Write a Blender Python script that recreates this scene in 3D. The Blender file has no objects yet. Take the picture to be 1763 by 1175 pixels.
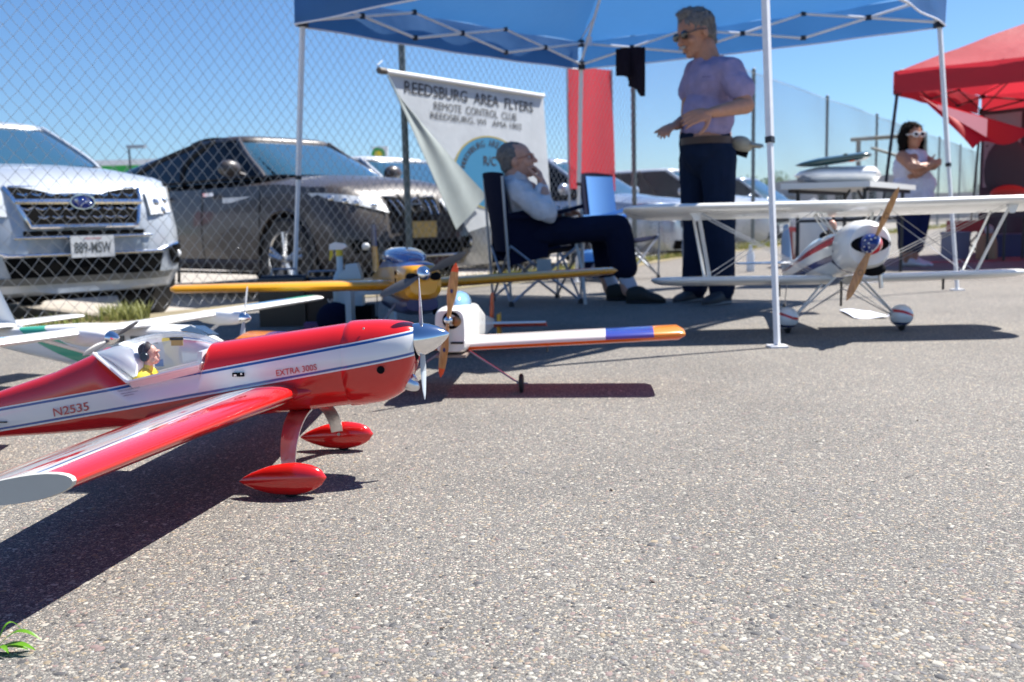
import bpy, bmesh, math, random
import numpy as np
from mathutils import Vector, Matrix, Quaternion, noise

scene = bpy.context.scene
COL = scene.collection
random.seed(7)
rng = np.random.default_rng(7)
pi = math.pi

# ------------------------------------------------------------------ camera
FPX, PITCH, ROLL, CH = 1622.0, 0.125, 0.026, 0.55
IW, IH = 1763, 1175
cam = bpy.data.cameras.new('camera')
cam.sensor_width = 22.3
cam.lens = FPX / IW * 22.3
cam.clip_start, cam.clip_end = 0.05, 4000
cam.dof.use_dof = True
cam.dof.focus_distance = 1.55
cam.dof.aperture_fstop = 3.7
cam_o = bpy.data.objects.new('camera', cam)
COL.objects.link(cam_o)
FW = Vector((0, math.cos(PITCH), -math.sin(PITCH)))
UP0 = Vector((0, math.sin(PITCH), math.cos(PITCH)))
RT0 = Vector((1, 0, 0))
RT = math.cos(ROLL) * RT0 - math.sin(ROLL) * UP0
UP = math.sin(ROLL) * RT0 + math.cos(ROLL) * UP0
M = Matrix((RT, UP, -FW)).transposed().to_4x4()
M.translation = (0, 0, CH)
cam_o.matrix_world = M
scene.camera = cam_o

def ray(px, py):
    return FW + RT * ((px - IW / 2) / FPX) - UP * ((py - IH / 2) / FPX)
def gnd(px, py, z=0.0):
    d = ray(px, py); t = (z - CH) / d.z
    return Vector((d.x * t, d.y * t, z))
def at(px, py, Y):
    d = ray(px, py); t = Y / d.y
    return Vector((0, 0, CH)) + d * t
def onplane(px, py, P, n):
    d = ray(px, py); C = Vector((0, 0, CH)); n = Vector(n)
    return C + d * ((Vector(P) - C).dot(n) / d.dot(n))

# ------------------------------------------------------------------ sky, sun, exposure
SUNV = Vector((0.604, 0.371, 1.0)).normalized()
elev = math.asin(SUNV.z)
az = math.atan2(SUNV.x, SUNV.y)
world = bpy.data.worlds.new('World'); scene.world = world; world.use_nodes = True
wn = world.node_tree.nodes; wl = world.node_tree.links
bg = wn['Background']; bg.inputs['Strength'].default_value = 0.056
sky = wn.new('ShaderNodeTexSky'); sky.sky_type = 'NISHITA'; sky.sun_disc = False
sky.sun_elevation = elev; sky.sun_rotation = az
sky.altitude = 200; sky.air_density = 1.0; sky.dust_density = 0.3; sky.ozone_density = 1.8
hs = wn.new('ShaderNodeHueSaturation'); hs.inputs['Saturation'].default_value = 1.12
wl.new(sky.outputs[0], hs.inputs['Color'])
tint = wn.new('ShaderNodeMix'); tint.data_type = 'RGBA'; tint.blend_type = 'MULTIPLY'; tint.inputs[0].default_value = 1; tint.inputs[7].default_value = (.78, .97, 1.22, 1)
wl.new(hs.outputs[0], tint.inputs[6]); wl.new(tint.outputs[2], bg.inputs[0])
sun = bpy.data.lights.new('sun', 'SUN'); sun.energy = 5.0; sun.angle = math.radians(0.53)
sun.color = (1.0, 0.96, 0.90)
sun_o = bpy.data.objects.new('sun', sun); COL.objects.link(sun_o)
sun_o.rotation_euler = (-SUNV).to_track_quat('-Z', 'Y').to_euler()
sun_o.location = (3, 2, 8)
vs = scene.view_settings
vs.view_transform = 'Standard'; vs.look = 'None'; vs.gamma = 1; vs.exposure = 1.1
vs.use_curve_mapping = False
scene.render.engine = 'CYCLES'
scene.cycles.max_bounces = 8
scene.cycles.transparent_max_bounces = 12

# ------------------------------------------------------------------ materials
MATS = {}
def srgb(r, g, b):
    f = lambda c: (c / 255 / 12.92) if c / 255 <= .04045 else ((c / 255 + .055) / 1.055) ** 2.4
    return (f(r), f(g), f(b))
class NX:
    """small helper for node maths"""
    def __init__(s, nt): s.nt = nt
    def n(s, t, **k):
        nd = s.nt.nodes.new(t)
        for a, v in k.items(): setattr(nd, a, v)
        return nd
    def put(s, sock, v):
        if hasattr(v, 'links') or isinstance(v, bpy.types.NodeSocket): s.nt.links.new(v, sock)
        else: sock.default_value = v
    def m(s, op, a, b=None, c=None):
        nd = s.n('ShaderNodeMath', operation=op)
        s.put(nd.inputs[0], a)
        if b is not None: s.put(nd.inputs[1], b)
        if c is not None: s.put(nd.inputs[2], c)
        return nd.outputs[0]
    def obj(s):
        tc = s.n('ShaderNodeTexCoord'); return tc.outputs['Object']
    def sep(s, v):
        nd = s.n('ShaderNodeSeparateXYZ'); s.nt.links.new(v, nd.inputs[0]); return nd.outputs
    def mix(s, fac, a, b):
        nd = s.n('ShaderNodeMix', data_type='RGBA')
        s.put(nd.inputs[0], fac)
        s.put(nd.inputs[6], a if not isinstance(a, tuple) else (*a[:3], 1))
        s.put(nd.inputs[7], b if not isinstance(b, tuple) else (*b[:3], 1))
        return nd.outputs[2]
    def noise(s, vec, scale, detail=3, rough=.5):
        nd = s.n('ShaderNodeTexNoise'); nd.inputs['Scale'].default_value = scale
        nd.inputs['Detail'].default_value = detail; nd.inputs['Roughness'].default_value = rough
        s.nt.links.new(vec, nd.inputs['Vector']); return nd.outputs[0], nd.outputs[1]
    def ramp(s, fac, stops, const=False):
        nd = s.n('ShaderNodeValToRGB'); cr = nd.color_ramp
        if const: cr.interpolation = 'CONSTANT'
        while len(cr.elements) < len(stops): cr.elements.new(.5)
        for e, (p, c) in zip(cr.elements, stops): e.position = p; e.color = (*c[:3], 1)
        s.put(nd.inputs[0], fac); return nd.outputs[0]
def bsdf(mat): return mat.node_tree.nodes['Principled BSDF']
def mat(name, col=(.5, .5, .5), rough=.5, metal=0.0, coat=0.0, spec=.5, vary=.0, vscale=8, bump=0.0, bscale=60, trans=0.0, transl=0.0, alpha=1.0, emis=0, dirt=None):
    if name in MATS: return MATS[name]
    m = bpy.data.materials.new(name); m.use_nodes = True; MATS[name] = m
    b = bsdf(m); nt = m.node_tree; x = NX(nt)
    b.inputs['Base Color'].default_value = (*col, 1)
    b.inputs['Roughness'].default_value = rough
    b.inputs['Metallic'].default_value = metal
    b.inputs['Coat Weight'].default_value = coat
    b.inputs['Coat Roughness'].default_value = .03
    b.inputs['Specular IOR Level'].default_value = spec
    b.inputs['Transmission Weight'].default_value = trans
    b.inputs['Alpha'].default_value = alpha
    if emis: b.inputs['Emission Color'].default_value = (*col, 1); b.inputs['Emission Strength'].default_value = emis
    if vary:
        f, _ = x.noise(x.obj(), vscale, 5, .6)
        lo = tuple(c * (1 - vary) for c in col); hi = tuple(min(1, c * (1 + vary)) for c in col)
        nt.links.new(x.ramp(f, [(.3, lo), (.7, hi)]), b.inputs['Base Color'])
        r = x.m('MULTIPLY_ADD', f, .25, max(0, rough - .12)); nt.links.new(r, b.inputs['Roughness'])
    if bump:
        f, _ = x.noise(x.obj(), bscale, 4, .6)
        bp = x.n('ShaderNodeBump'); bp.inputs['Strength'].default_value = bump; bp.inputs['Distance'].default_value = .01
        nt.links.new(f, bp.inputs['Height']); nt.links.new(bp.outputs[0], b.inputs['Normal'])
    if transl:
        out = nt.nodes['Material Output']
        t = x.n('ShaderNodeBsdfTranslucent'); t.inputs[0].default_value = (*[min(1, c * 1.25) for c in col], 1)
        mx = x.n('ShaderNodeMixShader'); mx.inputs[0].default_value = transl
        nt.links.new(b.outputs[0], mx.inputs[1]); nt.links.new(t.outputs[0], mx.inputs[2]); nt.links.new(mx.outputs[0], out.inputs[0])
    return m
def glass(name, tint=(.9, .95, 1), rough=.02, mixf=.75):
    """thin clear sheet: mostly see-through with a glossy reflection"""
    if name in MATS: return MATS[name]
    m = bpy.data.materials.new(name); m.use_nodes = True; MATS[name] = m
    nt = m.node_tree; x = NX(nt); out = nt.nodes['Material Output']
    t = x.n('ShaderNodeBsdfTransparent'); t.inputs[0].default_value = (*tint, 1)
    g = x.n('ShaderNodeBsdfGlossy'); g.inputs['Roughness'].default_value = rough; g.inputs[0].default_value = (1, 1, 1, 1)
    fr = x.n('ShaderNodeFresnel'); fr.inputs[0].default_value = 1.45
    f = x.m('MULTIPLY_ADD', fr.outputs[0], mixf, .03)
    mx = x.n('ShaderNodeMixShader'); nt.links.new(f, mx.inputs[0])
    nt.links.new(t.outputs[0], mx.inputs[1]); nt.links.new(g.outputs[0], mx.inputs[2]); nt.links.new(mx.outputs[0], out.inputs[0])
    return m
def bandmat(name, terms, stops, rough=.18, coat=.6, metal=0):
    """flat printed bands: value = a*x+b*y+c*z+d of object coordinates, colour by constant ramp"""
    if name in MATS: return MATS[name]
    m = mat(name, rough=rough, coat=coat, metal=metal); nt = m.node_tree; x = NX(nt)
    X, Y, Z = x.sep(x.obj())
    v = x.m('MULTIPLY', X, terms[0]); v = x.m('MULTIPLY_ADD', Y, terms[1], v); v = x.m('MULTIPLY_ADD', Z, terms[2], v); v = x.m('ADD', v, terms[3])
    nt.links.new(x.ramp(v, stops, True), bsdf(m).inputs['Base Color'])
    return m

WHITE = (.82, .82, .80)
m_white = mat('glossy_white_film', WHITE, .22, coat=.4, vary=.03)
m_red = mat('glossy_red_film', (.62, .012, .01), .16, coat=.7)
m_black = mat('black_rubber', (.018, .018, .02), .65, vary=.3, vscale=30)
m_blackgl = mat('black_plastic', (.015, .015, .017), .3)
m_dark = mat('dark_interior', (.008, .008, .010), .9, spec=.08)
m_chrome = mat('chrome', (.82, .82, .84), .08, metal=1)
m_alu = mat('brushed_aluminium', (.72, .72, .74), .28, metal=1, bump=.1)
m_steel = mat('steel_wire', (.45, .45, .47), .35, metal=1)
m_wood = None
m_whitemetal = mat('white_powder_coat', (.78, .78, .79), .35, vary=.05, vscale=20)
m_glassc = glass('clear_plastic')
m_skin = mat('skin', (.50, .25, .17), .5, vary=.12, vscale=30, bump=.15, bscale=200)
m_skin2 = mat('tanned_skin', (.44, .21, .13), .5, vary=.12, vscale=30, bump=.15, bscale=200)

# ------------------------------------------------------------------ mesh builder
def frame(d, up=(0, 0, 1)):
    d = Vector(d).normalized(); u = Vector(up)
    if abs(d.dot(u)) > .97: u = Vector((1, 0, 0))
    s = d.cross(u).normalized(); t = s.cross(d).normalized()
    return d, s, t
class MB:
    def __init__(s): s.v = []; s.f = []; s.mi = []
    def add(s, vs, fs, mi=0):
        o = len(s.v); s.v += [tuple(v) for v in vs]; s.f += [tuple(o + i for i in f) for f in fs]; s.mi += [mi] * len(fs); return s
    def box(s, c, d, mi=0, rot=None):
        c = Vector(c); h = Vector(d) / 2; V = []
        for z in (-1, 1):
            for y in (-1, 1):
                for x in (-1, 1):
                    p = Vector((x * h.x, y * h.y, z * h.z))
                    if rot is not None: p = rot @ p
                    V.append(c + p)
        return s.add(V, [(0, 2, 3, 1), (4, 5, 7, 6), (0, 1, 5, 4), (2, 6, 7, 3), (0, 4, 6, 2), (1, 3, 7, 5)], mi)
    def rings(s, R, mi=0, caps=True, closed=True):
        n = len(R[0]); V = [p for r in R for p in r]; Fs = []
        for i in range(len(R) - 1):
            for j in range(n if closed else n - 1):
                a = i * n + j; b = i * n + (j + 1) % n
                Fs.append((a, b, b + n, a + n))
        if caps and closed:
            Fs.append(tuple(range(n - 1, -1, -1))); k = (len(R) - 1) * n; Fs.append(tuple(range(k, k + n)))
        return s.add(V, Fs, mi)
    def tube(s, pts, r, n=8, mi=0, flat=None):
        pts = [Vector(p) for p in pts]; rr = r if isinstance(r, (list, tuple)) else [r] * len(pts)
        R = []; prev = None
        for i, p in enumerate(pts):
            d = (pts[min(i + 1, len(pts) - 1)] - pts[max(i - 1, 0)])
            if d.length < 1e-9: d = Vector((0, 0, 1))
            d.normalize()
            if prev is None: _, sd, up = frame(d)
            else:
                up = (prev - d * prev.dot(d)).normalized(); sd = d.cross(up)
            prev = up; R.append([p + (sd * math.cos(2 * pi * k / n) + up * math.sin(2 * pi * k / n) * (flat or 1)) * rr[i] for k in range(n)])
        return s.rings(R, mi)
    def lathe(s, c, ax, prof, n=20, mi=0):
        """prof: (distance along axis, radius)"""
        d, a, b = frame(ax); c = Vector(c)
        R = [[c + d * t + (a * math.cos(2 * pi * k / n) + b * math.sin(2 * pi * k / n)) * max(r, 1e-4) for k in range(n)] for t, r in prof]
        return s.rings(R, mi)
    def ell(s, c, r, rot=None, nu=16, nv=10, mi=0):
        c = Vector(c); R = []
        for i in range(nv + 1):
            th = pi * i / nv; ring = []
            for k in range(nu):
                p = Vector((r[0] * math.sin(th + 1e-4) * math.cos(2 * pi * k / nu), r[1] * math.sin(th + 1e-4) * math.sin(2 * pi * k / nu), r[2] * math.cos(th)))
                if rot is not None: p = rot @ p
                ring.append(c + p)
            R.append(ring)
        return s.rings(R[::-1], mi)
    def cap(s, p0, p1, r0, r1, n=12, mi=0, flat=1.0, up=(0, 0, 1)):
        """round ended tapered limb"""
        p0 = Vector(p0); p1 = Vector(p1); d, a, b = frame(p1 - p0, up); R = []
        for i in range(5):
            t = pi / 2 * (1 - i / 4); R.append((p0 - d * r0 * math.sin(t), r0 * math.cos(t)))
        for i in range(1, 5):
            t = pi / 2 * i / 4; R.append((p1 + d * r1 * math.sin(t), r1 * math.cos(t)))
        R = R[:5] + [(p1, r1)] + R[5:]
        return s.rings([[c + (a * math.cos(2 * pi * k / n) + b * math.sin(2 * pi * k / n) * flat) * max(r, 1e-4) for k in range(n)] for c, r in R], mi)
    def prism(s, poly, th, mi=0, o=(0, 0, 0), ex=(1, 0, 0), ey=(0, 1, 0)):
        """flat polygon given thickness"""
        o = Vector(o); ex = Vector(ex); ey = Vector(ey); nn = ex.cross(ey).normalized(); n = len(poly)
        a = [o + ex * p[0] + ey * p[1] + nn * th / 2 for p in poly]; b = [p - nn * th for p in a]
        return s.add(a + b, [tuple(range(n)), tuple(range(2 * n - 1, n - 1, -1))] + [(i, i + n, (i + 1) % n + n, (i + 1) % n) for i in range(n)], mi)
    def grid(s, P, mi=0, th=0.0):
        """P[i][j] sheet, optional thickness along normals"""
        n, m = len(P), len(P[0]); V = [Vector(p) for r in P for p in r]
        Fs = [(i * m + j, i * m + j + 1, (i + 1) * m + j + 1, (i + 1) * m + j) for i in range(n - 1) for j in range(m - 1)]
        if th:
            N = []
            for i in range(n):
                for j in range(m):
                    a = V[min(i + 1, n - 1) * m + j] - V[max(i - 1, 0) * m + j]; b = V[i * m + min(j + 1, m - 1)] - V[i * m + max(j - 1, 0)]
                    q = b.cross(a); N.append(q.normalized() if q.length > 1e-12 else Vector((0, 0, 1)))
            k = n * m; V2 = [v - nn * th for v, nn in zip(V, N)]; F2 = [tuple(k + i for i in f[::-1]) for f in Fs]
            B = [i * m for i in range(n)] + [(n - 1) * m + j for j in range(1, m)] + [i * m + m - 1 for i in range(n - 2, -1, -1)] + [j for j in range(m - 2, 0, -1)]
            S = [(B[i], B[(i + 1) % len(B)], B[(i + 1) % len(B)] + k, B[i] + k) for i in range(len(B))]
            return s.add(V + V2, Fs + F2 + S, mi)
        return s.add(V, Fs, mi)
    def merge(s, o, mi=None):
        k = len(s.v); s.v += o.v; s.f += [tuple(k + i for i in f) for f in o.f]; s.mi += (o.mi if mi is None else [mi] * len(o.f)); return s
    def mesh(s, name, smooth=True, angle=38, off=None):
        me = bpy.data.meshes.new(name)
        vv = s.v if off is None else [(a - off[0], b - off[1], c - off[2]) for a, b, c in s.v]
        me.from_pydata(vv, [], s.f)
        bm = bmesh.new(); bm.from_mesh(me); bmesh.ops.recalc_face_normals(bm, faces=bm.faces); bm.to_mesh(me); bm.free()
        if smooth:
            me.polygons.foreach_set('use_smooth', [True] * len(me.polygons)); me.set_sharp_from_angle(angle=math.radians(angle))
        if len(me.polygons) == len(s.mi): me.polygons.foreach_set('material_index', s.mi)
        return me
    def build(s, name, mats, parent=None, smooth=True, angle=38, off=None, label=None):
        me = s.mesh(name, smooth, angle, off)
        for mm in (mats if isinstance(mats, (list, tuple)) else [mats]): me.materials.append(mm)
        o = bpy.data.objects.new(name, me); COL.objects.link(o)
        if parent is not None: o.parent = parent
        if label: o['label'] = label
        return o
def tag(o, label=None, cat=None, group=None, kind=None):
    if label: o['label'] = label
    if cat: o['category'] = cat
    if group: o['group'] = group
    if kind: o['kind'] = kind
    return o
def thing(name, label, cat, loc=(0, 0, 0), rz=0, group=None, rot=None):
    o = bpy.data.objects.new(name, None); COL.objects.link(o); o.location = loc
    o.rotation_euler = rot if rot else (0, 0, rz); o.empty_display_size = .1
    return tag(o, label, cat, group)
def copy_tree(o, parent=None):
    c = o.copy(); COL.objects.link(c); c.parent = parent
    for ch in list(o.children): copy_tree(ch, c)
    return c
def evalmesh(ob):
    dg = bpy.context.evaluated_depsgraph_get(); dg.update()
    return bpy.data.meshes.new_from_object(ob.evaluated_get(dg))
def textmesh(body, size=1.0, ext=.0, spacing=1.0, bold=0.0, align='LEFT', shear=0):
    cu = bpy.data.curves.new('lettering', 'FONT'); cu.body = body; cu.size = size; cu.extrude = ext; cu.space_character = spacing
    cu.offset = bold; cu.align_x = align; cu.resolution_u = 3; cu.shear = shear
    ob = bpy.data.objects.new('lettering', cu); COL.objects.link(ob)
    me = evalmesh(ob); bpy.data.objects.remove(ob); bpy.data.curves.remove(cu)
    return me
def lettering(body, o, ex, ey, width, mt, parent=None, off=None, height=None, bold=.01, name='lettering', spacing=1.0, shear=0, th=.0006):
    """flat print: text laid from point o along ex, letters standing along ey, scaled to the width"""
    me = textmesh(body, 1.0, 0, spacing, bold, shear=shear); n = len(me.vertices); co = np.zeros(n * 3); me.vertices.foreach_get('co', co); co = co.reshape(-1, 3)
    w = co[:, 0].max() - co[:, 0].min(); k = width / w; h = co[:, 1].max() - co[:, 1].min(); ky = (height / h) if height else k
    o = Vector(o); ex = Vector(ex).normalized(); ey = Vector(ey).normalized(); nn = ex.cross(ey)
    x0 = co[:, 0].min(); y0 = co[:, 1].min(); pts = [o + ex * ((c[0] - x0) * k) + ey * ((c[1] - y0) * ky) for c in co]
    if off is not None: pts = [p - Vector(off) for p in pts]
    fs = sorted([tuple(p.vertices) for p in me.polygons], key=lambda f: min(co[i][0] for i in f)); bpy.data.meshes.remove(me)
    words = []; mxx = -1e9                                   # every word becomes a part of its own
    for f in fs:
        a, c = min(co[i][0] for i in f), max(co[i][0] for i in f)
        if a - mxx > .20 * spacing: words.append([])
        words[-1].append(f); mxx = max(mxx, c)
    for wf in words:
        used = sorted({i for f in wf for i in f}); mp = {v: k for k, v in enumerate(used)}
        mesh = bpy.data.meshes.new(name); mesh.from_pydata([tuple(pts[i]) for i in used], [], [tuple(mp[i] for i in f) for f in wf]); mesh.materials.append(mt)
        ob = bpy.data.objects.new(name, mesh); COL.objects.link(ob)
        if parent is not None: ob.parent = parent
    return ob
def interp(x, xs, ys): return float(np.interp(x, xs, ys))
def cr(xs, ys, x):
    """smooth (Catmull-Rom like) interpolation of a table"""
    xs = list(xs); ys = list(ys)
    if x <= xs[0]: return ys[0]
    if x >= xs[-1]: return ys[-1]
    i = max(j for j in range(len(xs)) if xs[j] <= x); i = min(i, len(xs) - 2)
    h = xs[i + 1] - xs[i]; t = (x - xs[i]) / h
    def sl(j):
        if j <= 0: return (ys[1] - ys[0]) / (xs[1] - xs[0])
        if j >= len(xs) - 1: return (ys[-1] - ys[-2]) / (xs[-1] - xs[-2])
        a = (ys[j] - ys[j - 1]) / (xs[j] - xs[j - 1]); b = (ys[j + 1] - ys[j]) / (xs[j + 1] - xs[j])
        return 0 if a * b <= 0 else 2 * a * b / (a + b)
    m0, m1 = sl(i) * h, sl(i + 1) * h
    return (2 * t**3 - 3 * t**2 + 1) * ys[i] + (t**3 - 2 * t**2 + t) * m0 + (-2 * t**3 + 3 * t**2) * ys[i + 1] + (t**3 - t**2) * m1
def R3(ax, a): return Matrix.Rotation(a, 3, ax)

# ================================================================== GROUND
def ground_material():
    m = mat('worn_asphalt', (.2, .19, .18), .85); nt = m.node_tree; x = NX(nt); b = bsdf(m); P = x.obj()
    def vor(scale, feat='F1'):
        v = x.n('ShaderNodeTexVoronoi'); v.feature = feat; v.inputs['Scale'].default_value = scale; nt.links.new(P, v.inputs['Vector']); return v
    big, _ = x.noise(P, 1.1, 7, .62); fine, _ = x.noise(P, 420, 2); mid, midc = x.noise(P, 9, 4)
    base = x.ramp(fine, [(.3, (.052, .051, .050)), (.7, (.20, .195, .186))])
    col = base; hgt = x.m('MULTIPLY', fine, .25)
    for sc, thr, w in ((400, .60, .30), (205, .52, .6), (100, .36, 1.0)):
        v = vor(sc); d = v.outputs['Distance']; rc = v.outputs['Color']
        r, g, bl = x.sep(rc)
        keep = x.m('LESS_THAN', d, x.m('MULTIPLY', r, thr * 1.25))
        keep = x.m('MULTIPLY', keep, x.m('GREATER_THAN', g, .30))
        st = x.ramp(bl, [(0, (.06, .058, .057)), (.20, (.18, .172, .162)), (.38, (.36, .34, .30)), (.54, (.21, .20, .20)), (.66, (.46, .43, .37)), (.84, (.27, .20, .18)), (.91, (.32, .26, .18)), (1, (.52, .50, .44))])
        col = x.mix(keep, col, st)
        dome = x.m('MULTIPLY', keep, x.m('MULTIPLY_ADD', d, -1.2, .75)); hgt = x.m('MAXIMUM', hgt, x.m('MULTIPLY', dome, w))
    pat = x.ramp(big, [(.30, (.82, .81, .79)), (.5, (1.0, .985, .955)), (.68, (1.12, 1.10, 1.06))])
    mm = x.n('ShaderNodeMix', data_type='RGBA', blend_type='MULTIPLY'); mm.inputs[0].default_value = 1
    nt.links.new(col, mm.inputs[6]); nt.links.new(pat, mm.inputs[7])
    nt.links.new(mm.outputs[2], b.inputs['Base Color'])
    bp = x.n('ShaderNodeBump'); bp.inputs['Strength'].default_value = .9; bp.inputs['Distance'].default_value = .0045
    nt.links.new(hgt, bp.inputs['Height']); nt.links.new(bp.outputs[0], b.inputs['Normal'])
    b.inputs['Specular IOR Level'].default_value = .3
    return m
m_asphalt = ground_material()
# fence line: through F0, direction FD
F0 = Vector((-.86, 8.5, 0)); FD = Vector((.548, .836, 0)).normalized(); FN = Vector((FD.y, -FD.x, 0))   # FN towards the event side
def fpt(s, off=0.0, z=0.0): p = F0 + FD * s + FN * off; p.z = z; return p
LOT = -.16
g = MB(); g.add([fpt(-400, .10), fpt(900, .10), fpt(900, 900), fpt(-400, 900)], [(0, 1, 2, 3)])
tag(g.build('asphalt_ground', m_asphalt, smooth=False), kind='structure')
m_lot = mat('pale_lot_paving', (.37, .335, .29), .9, vary=.12, vscale=3, bump=.4, bscale=90)
g = MB(); g.add([fpt(-400, .4, LOT), fpt(1500, .4, LOT), fpt(1500, -1800, LOT), fpt(-400, -1800, LOT)], [(0, 1, 2, 3)])
tag(g.build('parking_lot', m_lot, smooth=False), kind='structure')
m_verge = mat('dry_verge_soil', (.24, .20, .12), .95, vary=.3, vscale=5, bump=.6, bscale=60)
g = MB(); N = 200; rowA = []; rowB = []; rowM = []
for i in range(N + 1):
    s = -12 + 400 * i / N; w = .16 + .09 * noise.noise((s * .9, 3, 0)); w2 = .34 + .14 * noise.noise((s * .8, 9, 0)) + max(0, min(1.4, (s - 7) * .25))
    rowA.append(fpt(s, w + .05 + .75 * math.exp(-((s - 1.6) / 2.2) ** 2), .006)); rowM.append(fpt(s, -.05, .012)); rowB.append(fpt(s, -w2, LOT + .006))
g.grid([rowA, rowM, rowB]); tag(g.build('verge', m_verge, smooth=False), kind='structure')
# red cloth on the ground below the far tent is left to shade; foreground stones
def pebbles():
    n = 19000; V = []; Fs = []; MI = []
    px = rng.uniform(-60, 1820, n); py = rng.uniform(700, 1230, n)
    hexa = [(math.cos(k * pi / 3), math.sin(k * pi / 3)) for k in range(6)]
    for i in range(n):
        p = gnd(px[i], py[i]); r = float(np.clip(rng.lognormal(-6.0, .45), .0011, .0085)); a = rng.uniform(0, pi); e = rng.uniform(.5, .95); h = r * rng.uniform(.10, .26)
        o = len(V); ca, sa = math.cos(a), math.sin(a)
        jit = rng.uniform(.78, 1.15, 6)
        for sc, z in ((1.0, .0002), (.80, h * .75)):
            for (cx, cy), j in zip(hexa, jit):
                X, Y = cx * r * sc * j, cy * r * e * sc * j
                V.append((p.x + X * ca - Y * sa, p.y + X * sa + Y * ca, z))
        V.append((p.x, p.y, h))
        for k in range(6):
            k2 = (k + 1) % 6
            Fs.append((o + k, o + k2, o + 6 + k2, o + 6 + k)); Fs.append((o + 6 + k, o + 6 + k2, o + 12))
        MI += [int(rng.choice(6, p=[.28, .28, .16, .10, .08, .10]))] * 12
    me = bpy.data.meshes.new('embedded_stones'); me.from_pydata(V, [], Fs); me.polygons.foreach_set('material_index', MI)
    me.polygons.foreach_set('use_smooth', [True] * len(Fs))
    for i, c in enumerate([(.265, .25, .215), (.145, .14, .14), (.37, .35, .30), (.20, .145, .135), (.06, .06, .063), (.26, .21, .145)]):
        me.materials.append(mat('stone_%s' % ['cream', 'grey', 'pale', 'rosy', 'slate', 'ochre'][i], c, .75, vary=.25, vscale=90))
    o = bpy.data.objects.new('embedded_stones', me); COL.objects.link(o); tag(o, 'small pale, grey and rosy stones set in the worn asphalt in the foreground', 'stones', kind='stuff')
pebbles()

# hairline cracks as thin dark grooves
def crack(pts, w, nm='asphalt_crack'):
    L = [];R_ = []
    P = []
    for a, b in zip(pts[:-1], pts[1:]):
        for t in np.linspace(0, 1, 10, endpoint=False): P.append(a.lerp(b, t))
    P.append(pts[-1])
    for i, p in enumerate(P):
        q = p + Vector((noise.noise((i * .7, 2, 0)) * .02, noise.noise((i * .7, 5, 0)) * .02, 0)); d = (P[min(i + 1, len(P) - 1)] - P[max(0, i - 1)]).normalized(); s = Vector((-d.y, d.x, 0)); ww = w * (.4 + .6 * abs(noise.noise((i * 1.3, 0, 1))) * 2)
        L.append(q + s * ww + Vector((0, 0, .0012))); R_.append(q - s * ww + Vector((0, 0, .0012)))
    m = MB(); m.grid([L, R_]); tag(m.build(nm, mat('crack_dark', (.03, .03, .03), .9), smooth=False), kind='structure')
crack([gnd(1540, 835), gnd(1600, 805), gnd(1680, 785), gnd(1763, 765)], .0006)
crack([gnd(1180, 760), gnd(1215, 742), gnd(1262, 728)], .0005)
for i_ in range(12):
    p_ = gnd(float(rng.uniform(300, 1760)), float(rng.uniform(720, 1160))); a_ = rng.uniform(0, 6.28); L_ = rng.uniform(.002, .006)
    q_ = MB().prism([(-L_, 0), (0, L_ * .45), (L_, .1 * L_), (.2 * L_, -L_ * .4)], .0012, 0, (0, 0, .0022), (math.cos(a_), math.sin(a_), .15), (-math.sin(a_), math.cos(a_), .1)).build('leaf_fragment', mat('dry_leaf', (.05, .03, .02), .8), smooth=False); q_.location = p_; tag(q_, 'tiny dark dry leaf fragment lying on the sunlit asphalt', 'leaf fragment', 'leaf fragments scattered on the asphalt')

def blades(name, label, cat, spots, m, h, w, kind='stuff'):
    V = []; Fs = []
    for (p, hh) in spots:
        a = rng.uniform(0, 2 * pi); l = rng.uniform(.2, .75) * hh; d = Vector((math.cos(a), math.sin(a), 0)); s = Vector((-d.y, d.x, 0)) * w
        o = len(V); V += [p - s, p + s, p + d * l * .35 + Vector((0, 0, hh * .6)) + s * .8, p + d * l * .35 + Vector((0, 0, hh * .6)) - s * .8, p + d * l + Vector((0, 0, hh))]
        Fs += [(o, o + 1, o + 2, o + 3), (o + 3, o + 2, o + 4)]
    me = bpy.data.meshes.new(name); me.from_pydata([tuple(v) for v in V], [], Fs); me.materials.append(m); o = bpy.data.objects.new(name, me); COL.objects.link(o); tag(o, label, cat, kind=kind); return o
m_grass = mat('dry_green_grass', (.16, .20, .04), .7, vary=.4, vscale=2, transl=.25)
m_grassd = mat('straw_grass', (.36, .31, .13), .8, vary=.3, vscale=3, transl=.2)
sp = []; sp2 = []
for i in range(30000):
    s = rng.uniform(-8, 34); wd = .30 + max(0, min(1.3, (s - 7) * .25)); off = rng.uniform(-wd, .14 + .7 * math.exp(-((s - 1.6) / 2.2) ** 2)); p = fpt(s, off, .008 if off > -.05 else .008 + (LOT) * min(1, (-off - .05) / max(.2, wd)))
    dens = noise.noise((s * .7, off * 2.5, 4)); 
    if dens < (.16 if s < -.5 else -.30): continue
    (sp if rng.random() < .55 else sp2).append((p, (rng.uniform(.03, .08) if s < 6 else rng.uniform(.05, .16))))
blades('verge_grass', 'low green weeds growing along the foot of the chain link fence', 'grass', sp, m_grass, .1, .004)
blades('dry_verge_grass', 'straw coloured dry grass along the foot of the chain link fence', 'grass', sp2, m_grassd, .1, .004)
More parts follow.
